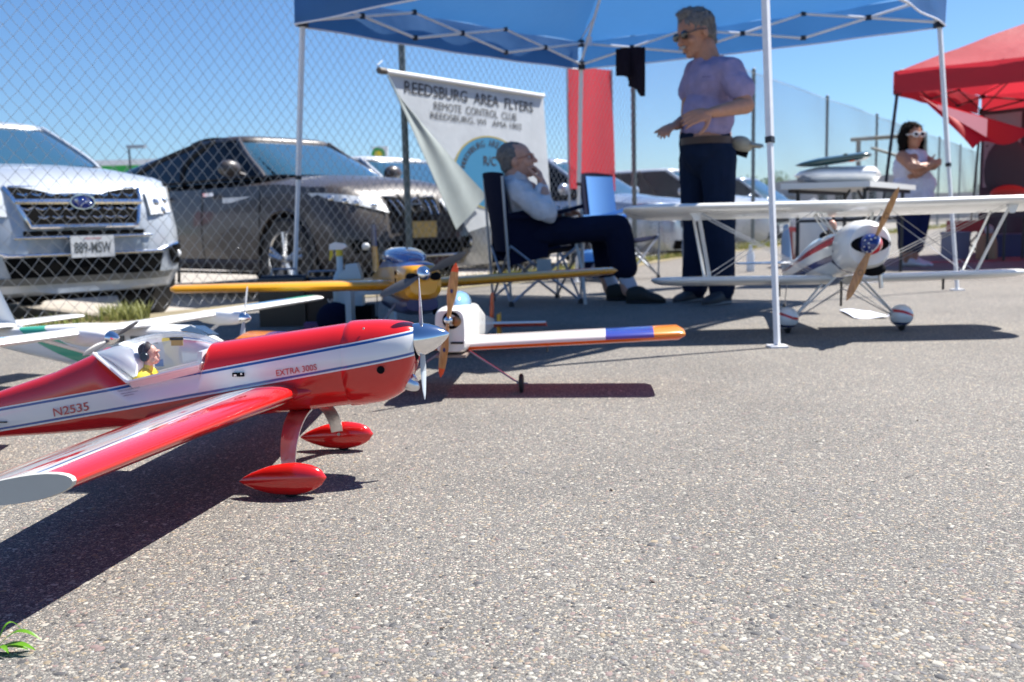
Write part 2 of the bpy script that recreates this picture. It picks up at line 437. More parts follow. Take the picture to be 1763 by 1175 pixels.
# bushy weed clump in front of the silver car's tyre
def clump(name, label, c, n, rad, h, m, cat='weed'):
    S = []
    for i in range(n):
        a = rng.uniform(0, 2 * pi); r = rad * math.sqrt(rng.random()); S.append((Vector((c.x + r * math.cos(a), c.y + r * math.sin(a), .004)), rng.uniform(.3, 1) * h))
    o = blades(name, label, cat, S, m, h, .006, kind=None); return o
m_weed = mat('yellow_green_weed', (.24, .25, .08), .7, vary=.4, vscale=9, transl=.3)
clump('weed_clump', 'bushy yellow green weed growing at the fence foot before the silver car tyre', gnd(215, 552), 260, .15, .13, m_weed)
clump('weed_clump', 'tall thin green weed behind the fence post right of the standing man', fpt(8.9, -.5), 60, .07, .42, m_grass)

# ================================================================== FENCE
m_wire = mat('galvanised_wire', (.42, .43, .44), .45, metal=.6)
m_post = mat('grey_green_post', (.10, .13, .13), .45, vary=.15, vscale=12)
fence = thing('chain_link_fence', 'tall chain link fence running from the left foreground into the distance', 'fence', tuple(fpt(-5)))
FOF = fpt(-5)
def wires(s0, s1, W, Hd, top, r, off):
    ns = int((s1 - s0) / (W / 2)); nz = int(top / (Hd / 2)); nn = np.array(FN); dd = np.array(FD); up = np.array([0, 0, 1.0])
    k = np.arange(nz + 1); V = []; F_ = []
    base = np.array(F0)
    allV = []; allF = []; cnt = 0
    for i in range(ns):
        par = (i % 2); xs = s0 + i * W / 2 + np.where((k + par) % 2 == 0, 0, W / 2) ; zs = .04 + k * Hd / 2
        sag = .02 * np.sin(xs * 1.7 + zs * 2.1) + .015 * np.sin(xs * .6 + zs); jj = np.sin(k * 12.9898 + (i + (k + par) % 2) * 78.233) * 43758.5453; jj = (jj - np.floor(jj) - .5); xs = xs + jj * W * .07 + .012 * np.sin(zs * 3 + xs * .9); zs = zs + np.cos(jj * 9) * W * .04 + .010 * np.sin(xs * 1.3)
        # wires pass over and under one another at each crossing
        c = base[None] + dd[None] * xs[:, None] + up[None] * zs[:, None] + nn[None] * (sag + np.where((k % 2) == 0, r * .6, -r * .6))[:, None]
        for a in range(3):
            ang = 2 * pi * a / 3; allV.append(c + r * (math.cos(ang) * nn[None] + math.sin(ang) * dd[None]))
        n = nz + 1
        for a in range(3):
            b = (a + 1) % 3; A = cnt + a * n + np.arange(nz); B = cnt + b * n + np.arange(nz)
            allF.append(np.stack([A, B, B + 1, A + 1], 1))
        cnt += 3 * n
    V = np.concatenate(allV) - np.array(off); Fq = np.concatenate(allF)
    me = bpy.data.meshes.new('mesh_wire'); me.vertices.add(len(V)); me.vertices.foreach_set('co', V.ravel()); me.loops.add(Fq.size); me.loops.foreach_set('vertex_index', Fq.ravel().astype(np.int32))
    me.polygons.add(len(Fq)); me.polygons.foreach_set('loop_start', np.arange(0, Fq.size, 4, dtype=np.int32)); me.update(calc_edges=True); me.materials.append(m_wire)
    o = bpy.data.objects.new('mesh_wire', me); COL.objects.link(o); o.parent = fence; o['kind'] = 'stuff'; return o
FH = 2.92
wires(-5.2, 18, .098, .102, FH, .0023, FOF)
wires(18, 40, .20, .20, FH, .0048, FOF)
wires(40, 78, .38, .38, FH, .009, FOF)
for k in range(-1, 17):
    p = fpt(k * 4.64, -.05) - FOF
    MB().tube([p, p + Vector((0, 0, FH + .06))], .031, 10).lathe(p + Vector((0, 0, FH + .05)), (0, 0, 1), [(0, .036), (.03, .034), (.055, .012), (.06, 0)], 10).build('post', m_post, fence)
tw = MB(); tw.tube([fpt(s, 0, FH) - FOF + Vector((0, 0, .006 * math.sin(s * 3))) for s in np.linspace(-5, 78, 60)], .0035, 4); tw.build('tension_wire', m_wire, fence)

# gate frame beyond, of pipes
gt = thing('pipe_gate_frame', 'rusty pipe gate frame standing behind the far posts left of the woman', 'gate', tuple(at(1478, 372, 24).xy) + (0,))
gp = gt.location
mg = mat('weathered_pipe', (.26, .24, .19), .6, vary=.3)
def gpt(px, py, Y): return at(px, py, Y) - gp
MB().tube([gpt(1465, 241, 24), gpt(1592, 232, 23)], .05, 8).build('top_rail', mg, gt)
MB().tube([gpt(1478, 241, 24), Vector((0, 0, 0))], .06, 8).build('upright', mg, gt)
MB().tube([gpt(1591, 228, 23), gpt(1593, 372, 23)], .07, 8).build('upright', mg, gt)
MB().tube([gpt(1500, 255, 23.7), gpt(1590, 282, 23)], .035, 8).build('brace', mg, gt)

# ================================================================== MODEL AIRCRAFT
def airfoil(n=12, t=.12, camber=0.0):
    cs = [(1 - math.cos(pi * i / n)) / 2 for i in range(n + 1)]
    yt = lambda c: 5 * t * (.2969 * math.sqrt(c) - .126 * c - .3516 * c * c + .2843 * c**3 - .1036 * c**4)
    yc = lambda c: camber * 4 * c * (1 - c)
    up = [(c, yc(c) + yt(c)) for c in cs[::-1]]; lo = [(c, yc(c) - yt(c)) for c in cs[1:-1]]
    return up + lo
def wing(mb, st, t=.12, camber=0.0, n=12, mi=0, vertical=False):
    """stations (span, le_x, chord, z, twist_drop, [t])"""
    R = []
    for q in st:
        y, xl, c, z, dr = q[:5]; tt = q[5] if len(q) > 5 else t; ring = []
        for cc, zz in airfoil(n, tt, camber):
            if vertical: ring.append(Vector((xl - cc * c, zz * c + z, y)))
            else: ring.append(Vector((xl - cc * c, y, z + zz * c - dr * cc)))
        R.append(ring)
    return mb.rings(R, mi)
def supersec(s, w, zb, zt, n=24, e=2.6, et=2.2):
    h = (zt - zb) / 2; zc = (zt + zb) / 2; ring = []
    for k in range(n):
        a = 2 * pi * k / n; ca, sa = math.cos(a), math.sin(a); ee = et if sa > 0 else e
        ring.append(Vector((s, w * math.copysign(abs(ca) ** (2 / ee), ca), zc + h * math.copysign(abs(sa) ** (2 / ee), sa))))
    return ring
def propblade(mb, hub, ax, bd, L, w, mi=0, mitip=None, tip=.0, th=.006):
    """one blade from hub along bd, turning axis ax, twisted and tapered"""
    ax = Vector(ax).normalized(); bd = Vector(bd).normalized(); ch = ax.cross(bd); R = []; n = 12
    for i in range(n + 1):
        u = i / n; r = L * (.06 + .94 * u); c = w * cr([0, .15, .45, .8, .95, 1], [.45, .6, 1, .78, .42, .06], u); tw = math.radians(interp(u, [0, .3, 1], [55, 30, 14]))
        tk = th * (1 - .75 * u)
        cd = ch * math.cos(tw) + ax * math.sin(tw); nd = ch * -math.sin(tw) + ax * math.cos(tw)
        R.append([Vector(hub) + bd * r + cd * (c / 2) * math.cos(2 * pi * k / 10) + nd * tk * math.sin(2 * pi * k / 10) for k in range(10)])
    o = len(mb.f); mb.rings(R, mi)
    if mitip is not None:
        for i in range(n):
            if (i + .5) / n > 1 - tip:
                for j in range(10): mb.mi[o + i * 10 + j] = mitip
        mb.mi[-1] = mitip
    return mb
def wheel(parent, c, r, w, ax=(0, 1, 0), name='wheel', hubm=None):
    a = Vector(ax).normalized(); c = Vector(c)
    t = MB().lathe(c - a * w / 2, a, [(0, r * .55), (0, r * .8), (w * .18, r * .97), (w * .5, r), (w * .82, r * .97), (w, r * .8), (w, r * .55)], 22).build(name, m_black, parent)
    MB().lathe(c - a * w * .45, a, [(0, 0.0), (0, r * .5), (w * .1, r * .55), (w * .8, r * .55), (w * .9, r * .5), (w * .9, 0)], 14).build('hub', hubm or m_whitemetal, t)
    return t
def wood_material():
    m = mat('laminated_maple', (.45, .22, .08), .28, coat=.5); nt = m.node_tree; x = NX(nt)
    mp = x.n('ShaderNodeMapping'); nt.links.new(x.obj(), mp.inputs[0]); mp.inputs['Scale'].default_value = (90, 90, 14)
    f, _ = x.noise(mp.outputs[0], 1.5, 5); nt.links.new(x.ramp(f, [(.3, (.42, .17, .045)), (.7, (.68, .33, .11))]), bsdf(m).inputs['Base Color']); return m
m_wood = wood_material()
m_orange = mat('orange_film', (.75, .13, .012), .3, coat=.3)
m_orangef = mat('fluorescent_orange_paint', (.95, .10, .02), .35)

# ------------------------------------------------------------------ red aerobatic model
RED_O = Vector((-.426, 2.09, 0)); RED_RZ = math.atan2(-.098, .995)
ex = thing('model_aeroplane', 'large red aerobatic model aeroplane with white and blue side band, nearest the camera', 'model plane', RED_O, RED_RZ)
RED = (.62, .012, .01); BLU = (.02, .09, .32); WH = (.80, .79, .77)
mf = bandmat('red_fuselage_paint', (-.169, 0, 1, -.2), [(0, RED)], .17, .8)
nt = mf.node_tree
x = NX(nt); X, Y, Z = x.sep(x.obj()); v = x.m('MULTIPLY_ADD', x.m('MULTIPLY_ADD', X, -.169, Z), 10, -2.09)
nt.links.new(x.ramp(v, [(0, RED), (.225, WH), (.26, BLU), (.315, WH), (.70, BLU), (.755, WH), (.785, RED)], True), bsdf(mf).inputs['Base Color'])
S_ = [-1.12, -1.05, -.90, -.772, -.626, -.502, -.427, -.36, -.300, -.262, -.246, -.137, -.043, .051, .068]
ZT = [.105, .125, .158, .192, .238, .290, .218, .229, .243, .253, .299, .313, .325, .337, .338]
ZB = [.072, .064, .074, .084, .093, .102, .108, .114, .121, .124, .127, .136, .145, .156, .158]
HWt = [.008, .016, .030, .042, .054, .062, .066, .068, .070, .070, .071, .072, .073, .072, .071]
b = MB(); R = []
for s in sorted(set(list(np.linspace(-1.12, .068, 44)) + S_)):
    R.append(supersec(s, cr(S_, HWt, s), cr(S_, ZB, s), interp(s, S_, ZT), 40, 3.0, 2.4))
fus = b.rings(R).build('fuselage', mf, ex, angle=30)
# cowl, a slightly larger shell in front
CS = [.060, .064, .13, .18, .205, .216]; CT = [.336, .343, .345, .342, .337, .330]; CB = [.160, .154, .160, .180, .215, .245]; CW = [.070, .0755, .072, .062, .050, .040]
b = MB(); R = []
for s in np.linspace(.060, .216, 16): R.append(supersec(s, cr(CS, CW, s), cr(CS, CB, s), cr(CS, CT, s), 40, 2.5, 2.3))
cowl = b.rings(R).build('cowl', mf, ex, angle=45)
MB().ell((.212, 0, .285), (.01, .034, .036)).build('cowl_opening', m_dark, cowl)
MB().lathe((.150, -.074, .243), (0, 1, 0), [(0, .0085), (.001, .0085), (.003, .0075), (.009, .007)], 16).build('exhaust_port', m_dark, cowl)
for q in ((.088, -.0735, .232), (.112, -.056, .331)): MB().lathe(q, (0, 1, .1), [(0, .0022), (.002, .0025), (.004, .002)], 10).build('screw', m_steel, cowl)
mz = MB(); mz.ell((.195, -.012, .205), (.030, .014, .016), R3('Y', .5)); mz.lathe((.17, -.012, .19), (.8, 0, .5), [(0, .009), (.05, .009), (.052, .004)], 14); mz.build('muffler', m_alu, ex)
# spinner and propeller
b = MB(); b.lathe((.220, 0, .299), (.985, 0, .172), [(-.004, .0), (-.004, .0365), (0, .037), (.012, .0355), (.03, .030), (.048, .021), (.062, .011), (.069, .004), (.071, 0)], 36)
b.build('spinner', m_chrome, ex)
mpb = mat('grey_composite', (.42, .45, .48), .35)
mpw = mat('white_blade_paint', (.62, .68, .72), .3)
ax_ = Vector((.985, 0, .172)); hub = Vector((.228, 0, .30))
for nm, dv, L in (('blade', (.02, -.05, -1), .135), ('blade', (-.02, .05, 1), .135)):
    pb = MB(); propblade(pb, hub, ax_, dv, L, .021, 0, 1, .5, .0035); pb.build('propeller_blade', [mpb, mpw], ex)
MB().lathe((.205, 0, .296), ax_, [(0, .012), (.02, .012)], 14).build('crankcase', m_alu, ex)
# wings
mw = mat('red_wing_film', RED, .16, coat=.8)
nt = mw.node_tree; x = NX(nt); X, Y, Z = x.sep(x.obj()); AY = x.m('ABSOLUTE', Y)
l1 = x.m('MULTIPLY_ADD', AY, -.028, -.118)           # front colour line
l2 = x.m('MULTIPLY_ADD', AY, -.155, -.205)           # rear colour line
d1 = x.m('SUBTRACT', l1, X); d2 = x.m('SUBTRACT', X, l2)
inw = x.m('MULTIPLY', x.m('GREATER_THAN', d1, 0), x.m('GREATER_THAN', d2, 0))
lineb = x.m('MULTIPLY', x.m('GREATER_THAN', d1, .010), x.m('LESS_THAN', d1, .016))
mp = x.n('ShaderNodeMapping'); nt.links.new(x.obj(), mp.inputs[0]); mp.inputs['Rotation'].default_value = (0, 0, .35); mp.inputs['Scale'].default_value = (42, 5.5, 0)
fl, _ = x.noise(mp.outputs[0], 1.0, 1.5); flame = x.m('MULTIPLY', x.m('GREATER_THAN', fl, .60), x.m('GREATER_THAN', d1, .03))
up_ = x.n('ShaderNodeNewGeometry'); _, _, nz = x.sep(up_.outputs['Normal']); topf = x.m('GREATER_THAN', nz, 0)
c = x.mix(flame, WH, RED); c = x.mix(lineb, c, BLU); c = x.mix(x.m('MULTIPLY', inw, topf), RED, c)
nt.links.new(c, bsdf(mw).inputs['Base Color'])
m_tip = mat('bare_tip_panel', (.50, .50, .46), .6, vary=.06)
for sg in (-1, 1):
    b = MB(); wing(b, [(sg * .05, -.028, .365, .196, .058), (sg * .07, -.033, .36, .196, .057), (sg * .45, -.068, .305, .205, .048), (sg * .835, -.100, .252, .213, .040)], t=.155, n=16)
    w_ = b.build('wing', mw, ex, angle=50)
    t = MB(); wing(t, [(sg * .8352, -.098, .252, .213, .040), (sg * .8425, -.100, .247, .213, .039, .15)], t=.158, n=16); t.build('wing_tip_panel', m_tip, w_)
    # root fairing
    f = MB(); f.ell((-.10, sg * .066, .183), (.10, .018, .016), R3('Y', -.15)); f.build('wing_fillet', m_red, ex)
    # aileron gap and horns
    g_ = MB(); g_.tube([(-.285 - .0, sg * .30, .180), (-.285, sg * .81, .189)], .0012, 5); g_.build('aileron_hinge_line', m_dark, w_)
    for yy in (.28, .52, .70):
        h_ = MB(); h_.box((-.29, sg * yy, .170), (.010, .0025, .012)); h_.tube([(-.20, sg * yy, .176), (-.29, sg * yy, .166)], .0011, 5); h_.build('control_horn', m_steel, w_)
# tail
b = MB(); wing(b, [(.150, -.84, .22, 0, 0), (.42, -.98, .13, 0, 0)], t=.08, vertical=True); b.build('fin', m_red, ex)
for sg in (-1, 1):
    b = MB(); wing(b, [(sg * .02, -.80, .2, .125, .02), (sg * .32, -.87, .12, .125, .015)], t=.08); b.build('tailplane', m_red, ex)
wheel(ex, (-1.06, 0, .018), .018, .012)
MB().tube([(-1.02, 0, .07), (-1.06, 0, .018)], .002, 6).build('tail_wheel_strut', m_steel, ex)
# undercarriage
for sg in (-1, 1):
    P = []
    for i in range(13):
        a = i / 12 * pi / 2; P.append(Vector((-.045 + .018 * i / 12, sg * (.025 + .155 * math.sin(a)), .150 - .10 * (1 - math.cos(a)) - .004 * i / 12)))
    G = []
    for i, p in enumerate(P): w2 = .024 - .010 * i / 12; G.append([p + Vector((w2, 0, 0)), p + Vector((-w2, 0, 0))])
    b = MB(); b.grid(G, th=.004); lg = b.build('landing_gear_leg', m_alu, ex, angle=60)
    R = []
    for u in np.linspace(0, 1, 18):
        s = .058 - .185 * u; r = cr([0, .02, .08, .20, .38, .6, .8, .95, 1], [.01, .25, .55, .85, 1, .90, .60, .24, .05], u)
        R.append([Vector((s + sg * 0, sg * .2 + .0235 * r * math.cos(2 * pi * k / 20),   .041 - .008 * u + .034 * r * math.sin(2 * pi * k / 20))) for k in range(20)])
    b = MB(); b.rings(R); b.build('wheel_pant', m_red, ex, angle=60)
    wheel(ex, (-.018, sg * .2, .0235), .0235, .014)
    MB().lathe((-.022, sg * .176, .046), (0, sg, 0), [(-.003, .004), (0, .004)], 8).build('axle_nut', m_steel, ex)
# canopy, liner, pilot
Cs = [-.502, -.47, -.438, -.40, -.354, -.32, -.286, -.262, -.244]; Cz = [.290, .301, .311, .320, .325, .323, .317, .308, .298]
def sill(s): return interp(s, [-.502, -.427, -.256, -.244], [.286, .218, .255, .262])
b = MB(); P = []
for s in np.linspace(-.500, -.244, 22):
    z0 = sill(s) - .002; z1 = cr(Cs, Cz, s); w = .066
    P.append([Vector((s, w * math.copysign(abs(math.cos(a)) ** .75, math.cos(a)), z0 + (z1 - z0) * math.sin(a) ** .8 if math.sin(a) > 0 else z0)) for a in np.linspace(0, pi, 19)])
b.grid(P); can = b.build('canopy', m_glassc, ex, angle=60)
b = MB(); P = []
for s in np.linspace(-.498, -.25, 24):
    z0 = sill(s) + .0035; P.append([Vector((s, .0685 * t, z0 - .03 * (1 - abs(t) ** 3) * (1 if -.43 < s < -.26 else 0))) for t in np.linspace(-1, 1, 9)])
b.grid(P, th=.002); b.build('cockpit_tray', mat('cockpit_white', (.90, .90, .88), .4), ex)
b = MB()
for sg in (-1, 1):
    b.tube([Vector((s, sg * .067, sill(s) + .003)) for s in (-.50, -.465, -.427, -.34, -.256)], .0032, 6)
b.build('canopy_rail', mat('cockpit_white'), ex)
b = MB(); R = []
for u in np.linspace(0, 1, 9):
    s = -.497 + .082 * u; zt = cr(Cs, Cz, s) - .003 - .055 * u**2.2; zb = sill(s); R.append(supersec(s, .058 - .012 * u, zb, zt, 20))
b.rings(R); b.build('rear_fairing', mat('cockpit_white'), ex, angle=60)
pil = MB(); 
pil.ell((-.415, 0, .222), (.022, .045, .024)); pil.cap((-.412, 0, .232), (-.408, 0, .246), .016, .011)
pilot = pil.build('pilot_figure', mat('yellow_shirt', (.72, .52, .02), .7, vary=.2, vscale=80), ex)
m_plastskin = mat('painted_face', (.62, .33, .23), .45)
h = MB(); h.cap((-.408, 0, .243), (-.406, 0, .258), .0095, .010); h.ell((-.403, 0, .274), (.0195, .0155, .0235)); h.ell((-.393, 0, .262), (.0125, .0115, .0115)); h.cap((-.3845, 0, .276), (-.3815, 0, .269), .0022, .0030); h.ell((-.3835, 0, .2815), (.004, .011, .0028)); h.ell((-.3825, 0, .260), (.003, .006, .0022))
for sg in (-1, 1): h.ell((-.404, sg * .0155, .271), (.004, .002, .006))
h.build('pilot_head', m_plastskin, pilot)
h = MB(); h.ell((-.409, 0, .283), (.020, .0165, .0175)); h.build('pilot_hair', mat('dark_brown_hair', (.05, .03, .025), .6), pilot)
for sg in (-1, 1):
    h = MB(); h.lathe((-.406, sg * .0155, .270), (0, sg, 0), [(0, .0105), (.004, .011), (.007, .0095), (.0075, 0)], 16); h.build('headset_cup', m_blackgl, pilot)
h = MB(); h.tube([Vector((-.407, .0185 * math.cos(a), .272 + .0285 * math.sin(a))) for a in np.linspace(0, pi, 13)], .0028, 6); h.build('headset_band', m_blackgl, pilot)
MB().box((-.345, .02, .300), (.028, .002, .020)).box((-.345, .0185, .306), (.032, .002, .006), 1).build('cockpit_placard', [mat('placard_ochre', (.40, .33, .10), .6), m_blackgl], ex)
MB().box((-.262, 0, .262), (.01, .10, .045)).build('instrument_panel', m_white, ex)
# side marks
def side(s, z, y): return Vector((s, y, z))
EX = Vector((1, 0, .169)).normalized(); EY = Vector((-.08, 0, 1)).normalized()
m_rtext = mat('faded_red_lettering', (.52, .10, .09), .5)
lettering('N2535', side(-.607, .1425, -.0615), EX, EY, .086, m_rtext, ex, height=.0195, bold=.012)
lettering('EXTRA 300S', side(-.080, .2320, -.0765), Vector((1, 0.00, .145)), EY, .092, mat('red_lettering', (.50, .02, .02), .5), ex, height=.0135, bold=.006)
m_ink = mat('black_ink', (.02, .02, .02), .6)
sc = MB()
for row, (s0, L, zz, hh) in enumerate(((-.449, .052, .2005, .006), (-.442, .040, .1945, .0022), (-.437, .025, .1900, .0022))):
    pts = [Vector((s0 + L * t, -.0668 - .0002, zz + .169 * L * t + hh * .5 * math.sin(t * 60 + row) * (.4 + abs(noise.noise((t * 9, row, 0)))))) for t in np.linspace(0, 1, 90)]
    sc.tube(pts, .00032, 4)
sc.build('signature', m_ink, ex)
sw = MB(); sw.box((-.166, -.0755, .2365), (.026, .004, .0085)); sw.box((-.172, -.0775, .2355), (.006, .003, .004), 1); sw.box((-.158, -.0775, .2385), (.004, .003, .004), 1)
sw.build('switch_plate', [m_dark, m_alu], ex)
for q in (-.745, -.775): MB().box((q, -.048, .128 if q > -.76 else .108), (.03, .003, .0022)).build('pushrod_slot', m_dark, ex)

# ------------------------------------------------------------------ white, blue and orange low wing model
hd = Vector((-.10, -.995)); tr = thing('model_aeroplane', 'white low wing model aeroplane with wooden propeller and orange wing undersides', 'model plane', (-.185, 3.05, 0), math.atan2(hd.y, hd.x))
# local x forward (towards camera), y = image right
mtw = mat('trainer_wing_film', WHITE, .25, coat=.5); nt = mtw.node_tree; x = NX(nt); X, Y, Z = x.sep(x.obj()); AY = x.m('MULTIPLY', x.m('ABSOLUTE', Y), 1.0)
top = x.ramp(AY, [(0, (.80, .79, .74)), (.488, (.015, .07, .38)), (.640, (.85, .28, .02))], True)
gm = x.n('ShaderNodeNewGeometry'); _, _, nz = x.sep(gm.outputs['Normal'])
zz = x.m('SUBTRACT', Z, x.m('MULTIPLY_ADD', AY, .038, .1535)); under = x.m('LESS_THAN', zz, 0)
nt.links.new(x.mix(under, top, (.82, .15, .015)), bsdf(mtw).inputs['Base Color'])
ttr = x.n('ShaderNodeBsdfTransparent'); ttr.inputs[0].default_value = (1, .22, .10, 1); mxs = x.n('ShaderNodeMixShader'); mxs.inputs[0].default_value = .20
nt.links.new(bsdf(mtw).outputs[0], mxs.inputs[1]); nt.links.new(ttr.outputs[0], mxs.inputs[2]); nt.links.new(mxs.outputs[0], nt.nodes['Material Output'].inputs[0])
for sg in (-1, 1):
    b = MB(); wing(b, [(sg * .04, .03, .27, .158, .0), (sg * .35, .03, .27, .170, .0), (sg * .72, .03, .265, .184, .0), (sg * .74, .015, .22, .184, .0, .08)], t=.165, n=16)
    b.build('wing', mtw, tr, angle=50)
    b = MB(); b.box((.0, sg * .30, .140), (.03, .004, .014)); b.build('aileron_horn', m_blackgl, tr)
b = MB(); R = []
for s, w, z0, z1 in ((-1.05, .012, .105, .135), (-.6, .030, .118, .200), (-.30, .046, .132, .270), (-.1, .052, .136, .285), (.03, .0525, .140, .288), (.085, .050, .144, .286), (.10, .046, .150, .281)): R.append(supersec(s, w, z0, z1, 28, 5, 4.5))
b.rings(R); tf = b.build('fuselage', mat('white_cowl_paint', (.80, .79, .75), .3, coat=.4, vary=.04), tr, angle=32)
b = MB(); b.lathe((.094, .006, .250), (1, 0, 0), [(0, .0), (.009, .026), (.0095, .028), (.004, .0285)], 24); b.build('engine_opening', m_dark, tf)
b = MB(); b.lathe((.085, .022, .247), (1, 0, 0), [(0, .016), (.018, .016), (.02, .012)], 12); b.lathe((.09, .0, .252), (1, 0, 0), [(0, .013), (.028, .013)], 16); b.build('engine', mat('engine_bronze', (.30, .17, .09), .35, metal=1), tr)
b = MB(); b.lathe((.118, .0, .252), (1, 0, 0), [(0, .0), (0, .013), (.006, .0135), (.010, .0095), (.016, .0085), (.020, .004), (.021, 0)], 22); b.build('prop_nut', m_chrome, tr)
b = MB(); b.box((.1015, .022, .178), (.004, .040, .006)); b.build('air_slot', m_dark, tr)
MB().box((.02, 0, .135), (.16, .096, .008)).build('belly_plate', mat('belly_bronze', (.25, .20, .17), .4), tr)
tipm = m_orangef
for sgn in (1, -1):
    b = MB(); propblade(b, (.125, 0, .252), (1, 0, 0), (0, .17 * sgn, 1 * sgn), .182, .032, 0, 1, .14, .005); pbl = b.build('propeller_blade', [m_wood, tipm], tr)
    MB().ell((.1305, .015 * sgn, .252 + .092 * sgn), (.0012, .0045, .007)).build('maker_mark', mat('navy_ink', (.03, .03, .12), .5), pbl)
b = MB(); b.ell((-.12, 0, .285), (.10, .038, .042)); b.build('canopy', mat('tinted_blue_canopy', (.25, .45, .65), .08, coat=1), tr)
for sg in (-1, 1):
    b = MB(); b.tube([(0, sg * .04, .142), (.0, sg * .19, .040), (.0, sg * .212, .030)], .0032, 8); b.build('gear_wire', m_steel, tr)
    wheel(tr, (0, sg * .213, .031), .031, .014)
b = MB(); b.tube([(0, .198, .03), (0, .235, .03)], .0022, 6); b.build('axle', m_steel, tr)
mtt = mat('stab_film', WHITE, .3); nt = mtt.node_tree; x = NX(nt); gm = x.n('ShaderNodeTexCoord'); X, Y, Z = x.sep(x.obj()); nt.links.new(x.mix(x.m('LESS_THAN', Z, .1245), WHITE, (.75, .07, .02)), bsdf(mtt).inputs['Base Color'])
for sg in (-1, 1):
    b = MB(); wing(b, [(sg * .01, -.92, .16, .128, .03), (sg * .235, -.94, .13, .128, .028)], t=.15); b.build('tailplane', mtt, tr)
b = MB(); wing(b, [(.07, -.95, .16, .03, 0), (.16, -.96, .14, .03, 0)], t=.1, vertical=True); b.build('rudder', mat('yellow_rudder', (.75, .40, .02), .35), tr)
b = MB(); wing(b, [(.13, -.93, .16, .0, 0), (.25, -1.0, .10, .0, 0)], t=.08, vertical=True); b.build('fin', mat('stab_orange', (.80, .12, .02), .35), tr)

# ------------------------------------------------------------------ yellow model with blue canopy
hd = Vector((.28, -.96)); yl = thing('model_aeroplane', 'yellow low wing model aeroplane with blue canopy and grey propeller in the tent shade', 'model plane', (-.455, 4.25, 0), math.atan2(hd.y, hd.x))
m_yel = mat('yellow_covering', (.74, .33, .012), .28, coat=.5, vary=.06, vscale=5)
m_navy = mat('navy_covering', (.015, .025, .12), .3, coat=.5)
for sg in (-1, 1):
    b = MB(); wing(b, [(sg * .05, .04, .33, .285, .01), (sg * .5, .025, .30, .296, .01), (sg * 1.0, .0, .26, .307, .01), (sg * 1.02, -.02, .2, .307, .01, .09)], t=.15, n=12); b.build('wing', m_yel, yl, angle=50)
b = MB(); R = []
for s, w, z0, z1 in ((-1.15, .02, .21, .27), (-.8, .045, .21, .33), (-.4, .085, .215, .40), (-.1, .100, .222, .405), (.12, .108, .225, .400), (.25, .108, .228, .395), (.31, .095, .24, .385), (.33, .07, .26, .37)): R.append(supersec(s, w, z0, z1, 32, 3.2, 2.8))
b.rings(R); myf = mat('yellow_blue_fuselage', (.74, .33, .012), .28, coat=.5); nt = myf.node_tree; x = NX(nt); X, Y, Z = x.sep(x.obj())
nt.links.new(x.mix(x.m('GREATER_THAN', Z, x.m('MULTIPLY_ADD', X, .05, .368)), (.74, .33, .012), (.02, .06, .26)), bsdf(myf).inputs['Base Color'])
yf = b.build('fuselage', myf, yl, angle=35)
b = MB(); R = []
for s, w, z0, z1 in ((-.6, .05, .14, .23), (-.1, .09, .150, .235), (.2, .095, .165, .238), (.29, .08, .19, .245)): R.append(supersec(s, w, z0, z1, 24, 3, 3))
b.rings(R); yb = b.build('belly', m_navy, yl, angle=35); yb.scale.y = .84; yf.scale.y = .84
for yy in (-.055, .058): MB().ell((.322, yy, .335), (.014, .034, .021)).build('cowl_inlet', m_dark, yf)
for zz_ in (.335, .368): MB().lathe((.17, -.107, zz_ - .02), (0, -1, 0), [(0, .011), (.004, .011), (.005, .0)], 14).build('side_port', m_dark, yf)
b = MB(); R = []
for u in np.linspace(0, 1, 12):
    s = .16 - .62 * u; h_ = .052 * math.sin(pi * min(1, u * .95 + .03)) ** .7 + .008; R.append(supersec(s, .092 * (math.sin(pi * min(1, u * .92 + .05)) ** .5), .370, .392 + h_, 20))
b.rings(R); b.build('canopy', mat('blue_canopy', (.02, .07, .30), .08, coat=1), yl, angle=60)
b = MB(); b.lathe((.325, 0, .347), (1, 0, 0), [(0, 0), (0, .034), (.02, .033), (.05, .024), (.068, .010), (.073, 0)], 26); b.build('spinner', m_chrome, yl)
for sg in (-1, 1):
    b = MB(); propblade(b, (.335, 0, .347), (1, 0, 0), (0, .90 * sg, .40 * sg), .205, .042, 0, None, 0, .005); b.build('propeller_blade', mat('dark_grey_composite', (.11, .11, .115), .35), yl)
b = MB(); wing(b, [(.30, -.92, .24, 0, 0), (.44, -.97, .2, 0, 0)], t=.08, vertical=True); b.build('fin', m_yel, yl)
b = MB(); wing(b, [(.4405, -.97, .2, 0, 0), (.56, -1.0, .16, 0, 0)], t=.08, vertical=True); b.build('fin_top', m_navy, yl)
for sg in (-1, 1):
    b = MB(); wing(b, [(sg * .02, -.93, .2, .26, .01), (sg * .36, -.96, .15, .265, .01)], t=.08); b.build('tailplane', m_yel, yl)
    b = MB(); b.tube([(.05, sg * .07, .21), (.09, sg * .2, .055)], .006, 8); b.build('gear_leg', m_steel, yl); wheel(yl, (.09, sg * .205, .05), .05, .025)
wheel(yl, (-1.08, 0, .025), .025, .012); MB().tube([(-1.02, 0, .22), (-1.08, 0, .03)], .003, 6).build('tail_wheel_strut', m_steel, yl)
MB().tube([(.24, .06, .23), (.26, .06, .17)], .012, 8).build('muffler', m_dark, yl)

